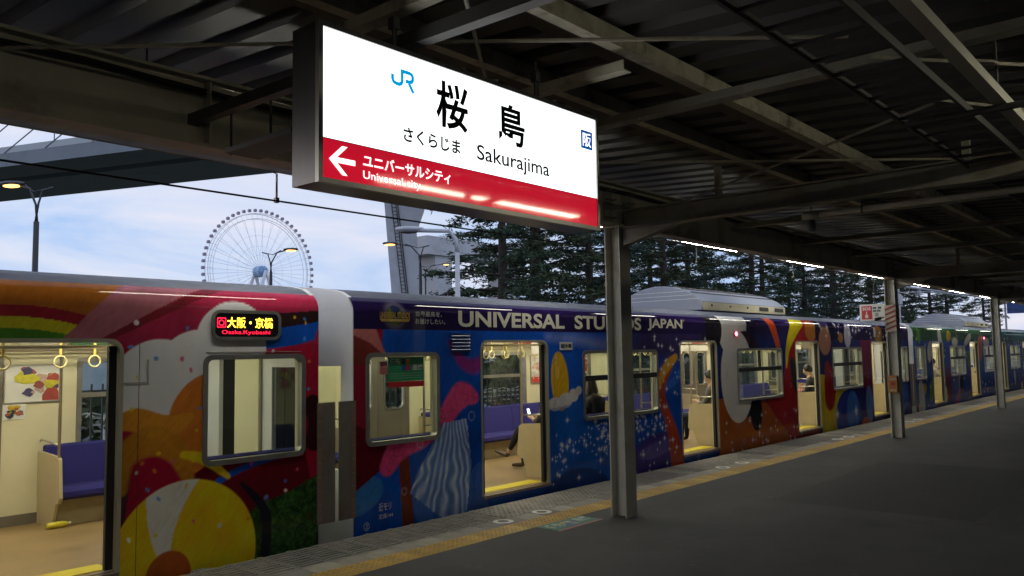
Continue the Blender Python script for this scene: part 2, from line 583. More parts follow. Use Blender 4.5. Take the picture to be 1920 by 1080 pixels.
lettering('lettering', '優先', 6.76, 6.98, 5.36, 5.52, 0.008, sw_m, sticker, 0.02, 'xy')
lettering('lettering', '座席', 7.22, 7.44, 5.36, 5.52, 0.008, sw_m, sticker, 0.02, 'xy')
for k, (x, y, c) in enumerate(((7.03, 5.46, (0.4, 0.33, 0.1)), (7.12, 5.46, (0.38, 0.36, 0.3)), (7.03, 5.36, (0.05, 0.1, 0.35)), (7.12, 5.36, (0.3, 0.2, 0.32)))):
    b = MB(); b.quad((x-0.035, y-0.035, 0.008), (x+0.035, y-0.035, 0.008), (x+0.035, y+0.035, 0.008), (x-0.035, y+0.035, 0.008))
    b.build('pictogram', mat('sticker_icon_%d' % k, c, 0.6, var=0.2, scale=15), sticker)

# ------------------------------------------------------------------ station canopy
YC = -0.25                       # centre line of the island platform
canopy = empty('station_canopy', (7.75, YC, 0), 'dark steel canopy of posts, beams and ribbed roof sheets over the platform', 'canopy')
POST_X = [-12.1, -2.2, 7.77, 17.7, 27.5, 37.4, 47.3, 57.2]
POST_Y = 5.17
def deck_z(y): return 3.545 + 0.062*abs(y-YC)
# H section posts
def hpost():
    b = MB()
    pf = [(-0.105, -0.1), (0.105, -0.1), (0.105, -0.084), (0.008, -0.084), (0.008, 0.084), (0.105, 0.084), (0.105, 0.1), (-0.105, 0.1), (-0.105, 0.084), (-0.008, 0.084), (-0.008, -0.084), (-0.105, -0.084)]
    b.prism(pf, 'z', -0.02, 3.19)
    b.box(-0.14, 0.14, -0.13, 0.13, 3.19, 3.205)
    return b.mesh('post', post_paint)
pm = hpost()
posts = []
for x in POST_X:
    posts.append(put('post', pm, None, canopy, (x, POST_Y, 0)))
    put('post', pm, None, canopy, (x, 2*YC-POST_Y, 0))
# longitudinal girders along the post rows (I section)
for sgn in (1, -1):
    yg = YC + sgn*(POST_Y-YC)
    for x0, x1 in zip(POST_X, POST_X[1:]):
        b = MB()
        b.box(x0+0.002, x1-0.002, yg-0.008, yg+0.008, 3.232, 3.662)
        b.box(x0+0.002, x1-0.002, yg-0.1, yg+0.1, 3.207, 3.230)
        b.box(x0+0.002, x1-0.002, yg-0.1, yg+0.1, 3.664, 3.686)
        for k in range(1, 4):
            xx = x0+(x1-x0)*k/4
            b.box(xx-0.006, xx+0.006, yg-0.09, yg-0.009, 3.231, 3.663)
        b.build('girder', mat('girder_paint', (0.46, 0.42, 0.32), 0.55, var=0.12, scale=2.5, bump=0.1, stain=(0.17, 0.13, 0.08), stain_amt=0.7, stain_scale=1.6), canopy)
# main cross beams at the posts
for x in POST_X:
    b = MB()
    ya, yb = 2*YC-POST_Y+0.11, POST_Y-0.11
    b.box(x-0.008, x+0.008, ya, yb, 3.19, 3.36)
    b.box(x-0.075, x+0.075, ya, yb, 3.17, 3.188)
    b.box(x-0.075, x+0.075, ya, yb, 3.362, 3.378)
    b.prism([(yb, 3.17), (yb-0.75, 3.169), (yb, 2.98)], 'x', x-0.05, x+0.05)
    b.build('cross_beam', steel_cream, canopy)
    for yy in (1.6, -2.4, 3.9):
        b = MB(); b.box(x-0.03, x+0.03, yy-0.03, yy+0.03, 3.379, deck_z(yy)-0.11); b.build('strut', steel_cream, canopy)
# secondary beams
SEC = [5.0, 10.5, 12.9, 15.2, 20.4, 22.8, 25.1, 30.2, 32.6, 35.0, 40.0, 42.5, 44.9, -4.8]
for x in SEC:
    b = MB()
    b.box(x-0.055, x+0.055, 2*YC-5.06, 5.06, 3.456, 3.464)
    b.box(x-0.006, x+0.006, 2*YC-5.06, 5.06, 3.464, 3.53)
    for yy in (1.45, 2.3, 3.1, 4.2):
        b.box(x-0.035, x-0.012, yy-0.012, yy+0.012, 3.449, 3.456); b.box(x+0.012, x+0.035, yy-0.012, yy+0.012, 3.449, 3.456)
    b.build('secondary_beam', steel_cream, canopy)
# purlins: channels running along the platform, bright lower flange and darker web
for k, yy in enumerate((2.68, 3.55, 0.4, -1.6, -3.4, 6.1, -6.6)):
    z1 = deck_z(yy)-0.005
    zb = z1-0.11 if yy < 5 else z1-0.09
    b = MB()
    b.box(-12, 58, yy-0.04, yy+0.04, max(zb, 3.532), max(zb, 3.532)+0.008)
    b.box(-12, 58, yy-0.04, yy-0.032, max(zb, 3.532)+0.008, z1)
    b.build('purlin', steel_rust, canopy)
    b = MB(); b.box(-12, 58, yy-0.032, yy+0.30, z1-0.012, z1-0.002)
    b.build('purlin_plank', mat('purlin_plank_brown', (0.09, 0.078, 0.065), 0.7, var=0.25, scale=4), canopy)
# ribbed roof sheets
SW = 1.05
def sheet_mesh(sgn):
    b = MB(); pts = []
    n = 3; p = SW/n
    for k in range(n):
        x = k*p
        pts += [(x, 0.0), (x+p*0.55, 0.0), (x+p*0.66, 0.07), (x+p*0.89, 0.07)]
    pts.append((SW-0.001, 0.0))
    for (y0, y1) in ((0.0, 7.0),):
        nn = len(b.v)
        for x, h in pts:
            for y in (y0, y1):
                b.v.append((x, sgn*y, h+0.062*y))
        for i in range(len(pts)-1):
            b.f.append((nn+2*i, nn+2*i+1, nn+2*i+3, nn+2*i+2)); b.mi.append(0)
        nn2 = len(b.v)
        for x, h in pts:
            for y in (y0, y1):
                b.v.append((x, sgn*y, h+0.062*y+0.012))
        for i in range(len(pts)-1):
            b.f.append((nn2+2*i, nn2+2*i+2, nn2+2*i+3, nn2+2*i+1)); b.mi.append(0)
    return b.mesh('roof_sheet', deck_m)
shs = {1: sheet_mesh(1), -1: sheet_mesh(-1)}
x = -14.0
while x < 58:
    for sgn in (1, -1):
        put('roof_sheet', shs[sgn], None, canopy, (x, YC, 3.545))
    x += SW
# solid cover over the sheets and the eave fascia
b = MB()
for sgn in (1, -1):
    b.prism([(YC, 3.70), (YC+sgn*7.0, 3.70+0.062*7), (YC+sgn*7.0, 3.74+0.062*7), (YC, 3.74)], 'x', -14, 58)
b.build('roof_cover', deck_m, canopy)
for sgn in (1, -1):
    b = MB(); y0 = YC+sgn*7.03
    b.box(-14, 58, y0-0.02, y0+0.02, 3.86, 4.2)
    b.build('fascia', tray_m, canopy)
# diagonal tie rods
def rod(p, q, r=0.011, tb=None):
    b = MB(); p, q = Vector(p), Vector(q)
    b.tube([p, q], r, 6)
    if tb is not None:
        c = p.lerp(q, tb); d = (q-p).normalized(); s = d.cross(Vector((0, 0, 1))).normalized()
        for e in (-1, 1):
            b.tube([c-d*0.14+s*0.004*e, c-d*0.10+s*0.03*e, c+d*0.10+s*0.03*e, c+d*0.14+s*0.004*e], 0.008, 5)
    b.build('tie_rod', rod_m, canopy)
rod((1.55, 5.1, 3.56), (4.55, 1.48, 3.50))
rod((2.55, 2.5, 3.50), (4.1, 3.72, 3.52))
rod((8.55, 5.1, 3.47), (5.95, 1.4, 3.42))
rod((5.0, 5.1, 3.46), (8.1, 1.45, 3.42))
rod((4.75, 1.42, 3.42), (5.8, 0.5, 3.40), tb=0.45)
rod((5.9, 1.35, 3.42), (7.4, 0.4, 3.38), tb=0.3)
for k in range(1, 4):
    x = 7.77+9.93*k
    rod((x+0.7, 5.1, 3.45), (x-1.9, 1.4, 3.40)); rod((x-2.6, 5.0, 3.44), (x+0.4, 1.4, 3.40))

# ------------------------------------------------------------------ things hanging under the canopy
tray = empty('cable_tray', (0, 5.42, 3.25), 'long grey metal cable tray hung along the outer girder of the canopy', 'cable tray')
x = -13.4
while x < 7:
    b = MB()
    b.box(x+0.004, x+2.996, 5.30, 5.306, 3.246, 3.36); b.box(x+0.004, x+2.996, 5.52, 5.526, 3.246, 3.36); b.box(x+0.004, x+2.996, 5.306, 5.52, 3.24, 3.246)
    b.build('tray_length', tray_m, tray)
    b = MB(); b.box(x-0.14, x+0.14, 5.293, 5.2995, 3.262, 3.352)
    for e in (-0.1, -0.05, 0.05, 0.1): b.box(x+e-0.008, x+e+0.008, 5.287, 5.293, 3.30, 3.316)
    b.build('joint_plate', tray_m, tray)
    b = MB(); b.tube([(x+0.9, 5.41, 3.36), (x+0.9, 5.41, deck_z(5.4))], 0.007, 5); b.build('hanger_rod', dark_m, tray)
    x += 3.0
arm = empty('bracket_arm', (2.7, 4.5, 3.3), 'dark steel arm with two hanging rods left of the station sign', 'bracket')
b = MB(); b.prism([(5.27, 3.36), (5.27, 3.43), (1.2, 3.36), (1.2, 3.29)], 'x', 2.665, 2.735); b.build('beam', dark_m, arm)
b = MB(); b.box(2.64, 2.76, 5.2, 5.26, 3.32, 3.36); b.build('clamp', dark_m, arm)
for y in (4.73, 4.28):
    b = MB(); b.tube([(2.735, y, 3.42), (2.735, y, 3.08+0.02*(5-y))], 0.008, 6); b.build('hanging_rod', dark_m, arm)
b = MB(); b.box(2.62, 2.86, 3.9, 4.6, 3.055, 3.085); b.build('foot_plate', dark_m, arm)

rw = empty('lamp_raceway', (5, 0.93, 3.2), 'pale metal lamp raceway running lengthwise under the canopy at upper right', 'raceway')
b = MB(); b.box(-6, 50, 0.895, 0.965, 3.20, 3.205); b.box(-6, 50, 0.895, 0.90, 3.205, 3.26); b.box(-6, 50, 0.96, 0.965, 3.205, 3.26)
b.build('channel', mat('raceway_paint', (0.46, 0.45, 0.36), 0.45, var=0.12, scale=5), rw)
for x in (2.2, 5.4, 8.6, 11.8, 15.0, 18.2):
    b = MB(); b.tube([(x, 0.93, 3.26), (x, 0.93, deck_z(0.93))], 0.008, 6); b.build('hanger_rod', dark_m, rw)
    b = MB(); b.tube([(x+0.05, 0.70, 3.18), (x+0.05, 1.45, 3.18)], 0.021, 8); b.tube([(x+0.05, 0.70, 3.18), (x+0.05, 0.66, 3.18)], 0.027, 8); b.build('cross_pipe', dark_m, rw)
ml = empty('mesh_cable_rack', (5, 1.35, 3.3), 'dark open ladder rack for cables beside the pale raceway overhead', 'cable rack')
b = MB(); b.box(-6, 50, 1.18, 1.2, 3.30, 3.35); b.build('side_rail', dark_m, ml)
b = MB(); b.box(-6, 50, 1.58, 1.6, 3.30, 3.35); b.build('side_rail', dark_m, ml)
bm = MB().box(-0.012, 0.012, 1.2, 1.58, 3.305, 3.325).mesh('rung', dark_m)
for k in range(60):
    put('rung', bm, None, ml, (1.0+k*0.3, 0, 0))

# fluorescent lamps
def lamp_meshes(L, tm=tube_m):
    h = MB(); h.prism([(-0.06, 0.06), (0.06, 0.06), (0.035, 0.012), (-0.035, 0.012)], 'x', 0, L)
    if tm is tube_m:
        for e in (-1, 1): h.prism([(e*0.05, 0.035), (e*0.17, 0.018), (e*0.17, 0.012), (e*0.045, 0.029)], 'x', 0, L)
    h = h.mesh('housing', housing_m)
    t = MB(); t.tube([(0.03, 0, -0.014), (L-0.03, 0, -0.014)], 0.017, 10); t = t.mesh('tube', tm, True)
    e = MB(); e.box(0.0, 0.03, -0.02, 0.02, -0.034, 0.0115); e.box(L-0.03, L, -0.02, 0.02, -0.034, 0.0115); e = e.mesh('sockets', housing_m)
    return h, t, e
LM = lamp_meshes(2.0); LS = lamp_meshes(1.2, tube_c); LC = lamp_meshes(1.95, tube_c)
def lamp(x, y, z, meshes, label, group):
    r = empty('fluorescent_lamp', (x, y, z), label, 'lamp', group)
    for n, me in zip(('housing', 'tube', 'socket'), meshes):
        put(n, me, None, r, (x, y, z))
    b = MB()
    for e in (0.3, 0.9): b.tube([(x+e, y, z+0.06), (x+e, y, deck_z(y)+0.01)], 0.008, 5)
    b.build('hanger', dark_m, r)
ords = ['first', 'second', 'third', 'fourth', 'fifth', 'sixth', 'seventh', 'eighth', 'ninth', 'tenth', 'eleventh', 'twelfth']
for k in range(11):
    lamp(3.32-4.08+4.08*k, 6.45, 3.5525, LM, 'lit fluorescent tube under the eave above the train, %s along the row' % ords[k], 'eave lamps above the train')
for k, (x, me) in enumerate(((-3.4, LC), (1.2, LC), (4.82, LS), (6.08, LC))):
    lamp(x, 0.0, 3.44, me, 'fluorescent tube on the centre line of the canopy, %s along the row' % ords[k], 'centre lamps of the canopy')

# radio wire hung from the eave
wr = empty('radio_wire', (0, 5.7, 3.05), 'thin dark wire hung from short rods along the eave', 'wire')
b = MB(); b.tube([(-12, 5.7, 3.05), (48, 5.7, 3.05)], 0.008, 6); b.build('wire', wire_m, wr)
for x in (-3.2, 0.25, 3.70, 7.15, 10.6, 14.05, 17.5, 20.95, 24.4):
    b = MB(); b.tube([(x, 5.7, 3.07), (x, 5.7, 3.27), (x-0.02, 5.72, 3.285)], 0.009, 6); b.box(x-0.016, x+0.016, 5.684, 5.716, 3.035, 3.075); b.build('hanger', tray_m, wr)
ec = empty('eave_conduit', (0, 5.73, 3.30), 'thin pale conduit running along the eave above the radio wire', 'pipe')
b = MB(); b.tube([(-12, 5.73, 3.30), (48, 5.73, 3.30)], 0.014, 8); b.build('pipe', tray_m, ec)
for k in range(16):
    x = -10+3.9*k
    b = MB(); b.tube([(x, 5.73, 3.31), (x, 5.73, deck_z(5.73))], 0.007, 5); b.build('hanger', dark_m, ec)
# ------------------------------------------------------------------ added wall behind the camera, keeps bright sky out of the train reflections
wall = empty('sky_blocking_wall', (20, -14.2, -1.25), 'long plain concrete wall added out of view beyond the other track to block the sky', 'wall')
wall_m = mat('wall_concrete', (0.16, 0.155, 0.145), 0.85, var=0.2, scale=0.6, stain=(0.09, 0.085, 0.08), stain_amt=0.6, stain_scale=0.5)
for k in range(24):
    x = -40+10*k
    b = MB(); b.box(x+0.02, x+9.98, -14.4, -14.1, -1.25, 5.6); b.box(x+0.02, x+0.4, -14.08, -13.9, -1.25, 5.3); b.build('wall_panel', wall_m, wall)
# ------------------------------------------------------------------ small fittings under the canopy
pp = empty('water_pipe', (8.15, 1.5, 3.15), 'pale pipe slung below the cross beam at the first post', 'pipe')
b = MB(); b.tube([(8.15, 3.16, 3.13), (8.15, -3.0, 3.13)], 0.03, 10); b.tube([(8.15, 3.18, 3.13), (8.15, 3.02, 3.13)], 0.042, 10); b.build('pipe', post_paint, pp, True)
for y in (2.6, 1.2, -0.4, -1.9):
    b = MB(); b.tube([(8.15, y, 3.16), (8.15, y, 3.5)], 0.006, 5); b.ring((8.15, y, 3.13), 0.034, 0.006, 'y', 10, 4); b.build('clip', dark_m, pp)
hl = empty('hanging_speaker', (9.0, 3.4, 3.0), 'small hanging speaker on a short pipe under the canopy right of the sign', 'speaker')
b = MB(); b.tube([(9.0, 3.42, 3.24), (9.0, 3.42, 3.72)], 0.014, 8); b.build('drop_pipe', dark_m, hl)
b = MB(); b.tube([(9.0, 3.42, 3.24), (9.0, 3.42, 3.20), (9.0, 3.42, 3.12), (9.0, 3.42, 3.09)], [0.02, 0.045, 0.05, 0.042], 12); b.build('body', tray_m, hl, True)
for x, y in ((7.77, 5.17), (17.7, 5.17)):
    for e in (-1, 1):
        b = MB()
        for k in range(4):
            for q in (-0.05, 0.05): b.tube([(x+e*0.19+q, y-0.104, 3.29+0.1*k), (x+e*0.19+q, y-0.012, 3.29+0.1*k)], 0.011, 6)
        b.box(x+e*0.19-0.085, x+e*0.19+0.085, y-0.02, y-0.0085, 3.25, 3.63)
        o = b.build('splice_plate', steel_cream, canopy); o['kind'] = 'stuff'
cbn = empty('cable_bundle', (10, 5.0, 3.5), 'dark cable bundle clipped along the inner face of the girder', 'cable')
for k, (dy, dz) in enumerate(((0, 0), (0.018, 0.012), (-0.004, 0.026))):
    b = MB(); pts = [(x, 5.13+dy, 3.60+dz-0.02*abs(math.sin(x*1.57))) for x in np.arange(-11.5, 40, 0.5)]
    b.tube([tuple(p) for p in pts], 0.009, 5); b.build('cable', black_r, cbn)
# ------------------------------------------------------------------ station name sign
def stroke(pts, w, y, fit=None):
    """mitred flat stroke in the XZ plane at depth y"""
    b = MB(); P = [Vector((p[0], p[1])) for p in pts]
    L = []
    for i, p in enumerate(P):
        d0 = (P[i]-P[i-1]).normalized() if i > 0 else None
        d1 = (P[i+1]-P[i]).normalized() if i < len(P)-1 else None
        d0 = d0 or d1; d1 = d1 or d0
        n0 = Vector((-d0.y, d0.x)); n1 = Vector((-d1.y, d1.x))
        m = (n0+n1).normalized(); k = w/2/max(0.35, m.dot(n0))
        L.append((p+m*k, p-m*k))
    for a, c in L:
        b.v.append((a.x, y, a.y)); b.v.append((c.x, y, c.y))
    for i in range(len(L)-1):
        b.f.append((2*i, 2*i+1, 2*i+3, 2*i+2)); b.mi.append(0)
    return b
SX0, SX1, SZ0, SZ1, SY0, SY1 = 2.103, 4.207, 2.55, 3.267, 2.918, 3.118
sign = empty('station_name_sign', ((SX0+SX1)/2, 3.02, SZ0), 'large backlit white and red station name sign hanging from the canopy', 'sign')
b = MB()
b.box(SX0, SX1, SY0+0.028, SY1, SZ0, SZ0+0.012); b.box(SX0, SX1, SY0+0.028, SY1, SZ1-0.012, SZ1)
b.box(SX0, SX0+0.012, SY0+0.028, SY1, SZ0+0.012, SZ1-0.012); b.box(SX1-0.012, SX1, SY0+0.028, SY1, SZ0+0.012, SZ1-0.012)
b.box(SX0+0.012, SX1-0.012, SY0+0.06, SY0+0.065, SZ0+0.012, SZ1-0.012); b.box(SX0+0.012, SX1-0.012, SY1-0.02, SY1-0.004, SZ0+0.012, SZ1-0.012)
casing = b.build('casing', mat('sign_casing', (0.16, 0.16, 0.165), 0.3, metal=0.7, var=0.1, scale=6, stretch=(40, 40, 1)), sign)
b = MB(); fw = 0.021
b.box(SX0-0.002, SX1+0.002, SY0, SY0+0.026, SZ0-0.002, SZ0+fw); b.box(SX0-0.002, SX1+0.002, SY0, SY0+0.026, SZ1-fw, SZ1+0.002)
b.box(SX0-0.002, SX0+fw, SY0, SY0+0.026, SZ0+fw, SZ1-fw); b.box(SX1-fw, SX1+0.002, SY0, SY0+0.026, SZ0+fw, SZ1-fw)
b.build('frame', alu, sign)
face_w = mat('sign_white_acrylic', (0.85, 0.86, 0.86), 0.08, var=0.02, emit=SIGN_W, ecol=(0.96, 1.0, 0.99))
face_r = mat('sign_red_acrylic', (0.62, 0.008, 0.03), 0.04, var=0.03, scale=3, emit=0.5, ecol=(1.0, 0.012, 0.045), coat=0.6)
FY = SY0+0.010
ZR = 2.750
b = MB(); b.box(SX0+fw, SX1-fw, FY, FY+0.004, ZR+0.001, SZ1-fw); b.build('white_panel', face_w, sign)
b = MB(); b.box(SX0+fw, SX1-fw, FY, FY+0.004, SZ0+fw, ZR-0.002); b.build('red_panel', face_r, sign)
b = MB(); b.box(SX0+fw, SX1-fw, FY-0.0012, FY+0.004, ZR-0.002, ZR+0.001); b.build('panel_line', dark_m, sign)
ink = mat('sign_ink', (0.008, 0.007, 0.008), 0.12, var=0.05)
sky_b = mat('sign_sky_blue', (0.0, 0.36, 0.70), 0.15, var=0.03, emit=0.75, ecol=(0.0, 0.42, 0.92))
navy = mat('sign_navy', (0.0, 0.12, 0.40), 0.15, var=0.03, emit=0.5, ecol=(0.0, 0.13, 0.55))
lit_w = mat('sign_white_letter', (0.85, 0.85, 0.85), 0.15, var=0.02, emit=1.3, ecol=(1, 0.98, 0.98))
LY = FY-0.002
lettering('lettering', '桜', 2.812, 3.040, 2.937, 3.180, LY, ink, sign, 0.022)
lettering('lettering', '島', 3.281, 3.500, 2.940, 3.168, LY, ink, sign, 0.022)
lettering('lettering', 'さくらじま', 2.594, 2.982, 2.816, 2.892, LY, ink, sign, 0.028)
lettering('lettering', 'Sakurajima', 3.105, 3.716, 2.790, 2.898, LY, ink, sign, 0.012)
lettering('lettering', 'ユニバーサルシティ', 2.350, 2.908, 2.652, 2.714, LY, lit_w, sign, 0.018)
lettering('lettering', 'Universal city', 2.350, 2.704, 2.588, 2.636, LY, lit_w, sign, 0.006)
b = MB(); b.box(4.036, 4.153, LY-0.0005, LY+0.0015, 3.047, 3.161); b.build('zone_mark', navy, sign)
lettering('lettering', '阪', 4.050, 4.139, 3.060, 3.148, LY-0.002, lit_w, sign, 0.018)
# arrow
b = MB(); ax = [(2.161, 2.660), (2.232, 2.727), (2.262, 2.727), (2.204, 2.672), (2.305, 2.672), (2.305, 2.648), (2.204, 2.648), (2.262, 2.596), (2.232, 2.596)]
b.v = [(p, LY, q) for p, q in ax]
for f in ((0, 3, 2, 1), (0, 8, 7, 6), (0, 6, 3), (3, 6, 5, 4)): b.f.append(f); b.mi.append(0)
b.build('arrow', lit_w, sign)
# operator mark
jx, jz, jw, jh = 2.520, 3.066, 0.144, 0.10
J = [(0.05, 0.66), (0.05, 0.42), (0.09, 0.30), (0.2, 0.24), (0.34, 0.24), (0.43, 0.30), (0.47, 0.42), (0.47, 0.93), (0.80, 0.93), (0.90, 0.89), (0.94, 0.80), (0.94, 0.64), (0.90, 0.54), (0.80, 0.49), (0.62, 0.49)]
stroke([(jx+u*jw, jz+v*jh) for u, v in J], 0.0185, LY).build('logo_stroke', sky_b, sign)
stroke([(jx+0.77*jw, jz+0.42*jh), (jx+0.97*jw, jz+0.0*jh)], 0.0185, LY).build('logo_stroke', sky_b, sign)
# hangers
for x in (2.62, 3.72):
    b = MB(); b.tube([(x, 3.02, 3.267), (x, 3.02, 3.52)], 0.012, 6); b.box(x-0.03, x+0.03, 2.99, 3.05, 3.267, 3.30); b.box(x-0.02, x+0.02, 3.0, 3.04, 3.40, 3.46); b.build('hanger', dark_m, sign)
for x in (2.66, 3.78):
    b = MB(); b.tube([(x, 3.05, 3.267), (x, 3.05, 3.5)], 0.006, 5); b.build('hanger_chain', dark_m, sign)
sb = empty('sign_support_channel', (4.1, 3.1, 3.5), 'short steel channel spanning two purlins above the sign', 'bracket')
b = MB(); b.box(4.06, 4.14, 2.62, 3.62, 3.468, 3.474); b.box(4.06, 4.066, 2.62, 3.62, 3.474, 3.53); b.build('channel', steel_rust, sb)
b = MB(); b.box(2.58, 2.66, 2.62, 3.62, 3.468, 3.474); b.box(2.58, 2.586, 2.62, 3.62, 3.474, 3.53); b.build('channel', steel_rust, sb)

# ------------------------------------------------------------------ signs and box at the second post
px = 17.7
sos = empty('emergency_sign', (px, 5.53, 2.36), 'small white and red emergency SOS sign on the striped post', 'sign')
board = mat('sos_board_white', (0.62, 0.62, 0.58), 0.5, var=0.06)
red_p = mat('sos_red', (0.42, 0.02, 0.03), 0.5, var=0.08)
b = MB(); b.box(px-0.015, px+0.015, 5.275, 5.80, 2.36, 2.70); b.build('board', board, sos)
b = MB(); b.box(px-0.019, px-0.0155, 5.55, 5.76, 2.39, 2.665); b.build('red_field', red_p, sos)
b = MB(); b.tube([(px, 5.5, 2.70), (px, 5.5, 3.2)], 0.01, 6); b.build('hanger', dark_m, sos)
def letter_x(s, ya, yb, z0, z1, x, m, parent, bold=0.0):
    v, f = text_geo(s, bold)
    us = [p[0] for p in v]; ws = [p[1] for p in v]
    bb = MB()
    for p in v:
        u = (p[0]-min(us))/(max(us)-min(us)); w = (p[1]-min(ws))/(max(ws)-min(ws))
        bb.v.append((x, ya+(yb-ya)*u, z0+(z1-z0)*w))
    bb.f = list(f); bb.mi = [0]*len(f)
    o = bb.build('lettering', m, parent); o['kind'] = 'stuff'; return o
letter_x('SOS', 5.74, 5.575, 2.575, 2.64, px-0.021, board, sos, 0.03)
b = MB(); b.box(px-0.021, px-0.0195, 5.63, 5.69, 2.42, 2.48); b.box(px-0.0208, px-0.0193, 5.65, 5.67, 2.48, 2.55); b.build('hand_symbol', board, sos)
for y, z, c in ((5.50, 2.62, (0.03, 0.1, 0.12)), (5.40, 2.62, (0.03, 0.05, 0.15)), (5.50, 2.56, (0.05, 0.15, 0.15)), (5.42, 2.56, (0.1, 0.1, 0.1)), (5.46, 2.50, (0.25, 0.3, 0.28)), (5.46, 2.46, (0.3, 0.3, 0.3))):
    b = MB(); b.box(px-0.0185, px-0.0155, y-0.035, y+0.035, z-0.02, z+0.02); b.build('pictogram', mat('sos_pict_%g_%g' % (y, z), c, 0.5, var=0.1), sos)
stripe_w = mat('stripe_band_pale', (0.42, 0.36, 0.27), 0.5, var=0.15)
stripe_r = mat('stripe_band_red', (0.23, 0.035, 0.03), 0.5, var=0.15)
band = empty('striped_post_band', (px, POST_Y, 2.1), 'red and white diagonal striped band wrapped on the second post', 'post band')
b = MB(); b.box(px-0.112, px+0.112, POST_Y-0.107, POST_Y-0.102, 2.12, 2.66); b.box(px-0.113, px-0.108, POST_Y-0.107, POST_Y+0.107, 2.12, 2.66); b.build('backing', stripe_w, band)
for k in range(5):
    z = 2.14+k*0.1
    b = MB()
    b.quad((px-0.1145, POST_Y+0.1, z), (px-0.1145, POST_Y-0.1, z+0.08), (px-0.1145, POST_Y-0.1, z+0.125), (px-0.1145, POST_Y+0.1, z+0.045))
    b.quad((px-0.11, POST_Y-0.1085, z+0.08), (px+0.11, POST_Y-0.1085, z-0.005), (px+0.11, POST_Y-0.1085, z+0.04), (px-0.11, POST_Y-0.1085, z+0.125))
    b.build('stripe', stripe_r, band)
eb = empty('emergency_button_box', (px-0.17, POST_Y, 0.86), 'orange emergency button box fixed to the striped post', 'alarm box')
o = MB().box(px-0.21, px-0.115, 5.08, 5.25, 0.90, 1.24).build('case', mat('alarm_orange', (0.45, 0.17, 0.03), 0.5, var=0.12), eb); bevel(o, 0.008)
b = MB(); b.tube([(px-0.21, 5.165, 1.08), (px-0.225, 5.165, 1.08)], 0.035, 14); b.build('button', red_p, eb)
b = MB(); b.box(px-0.2125, px-0.2101, 5.10, 5.23, 1.15, 1.20); b.box(px-0.2125, px-0.2101, 5.10, 5.23, 0.94, 0.97); b.build('label_plate', stripe_w, eb)
cc = empty('security_camera', (17.5, 5.5, 2.33), 'small dark camera sticking out beside the SOS sign', 'camera')
b = MB(); b.tube([(17.5, 5.33, 2.40), (17.42, 5.42, 2.37)], 0.03, 8); b.build('barrel', black_r, cc)
b = MB(); b.tube([(17.6, 5.3, 2.42), (17.5, 5.33, 2.40)], 0.012, 6); b.build('arm', dark_m, cc)
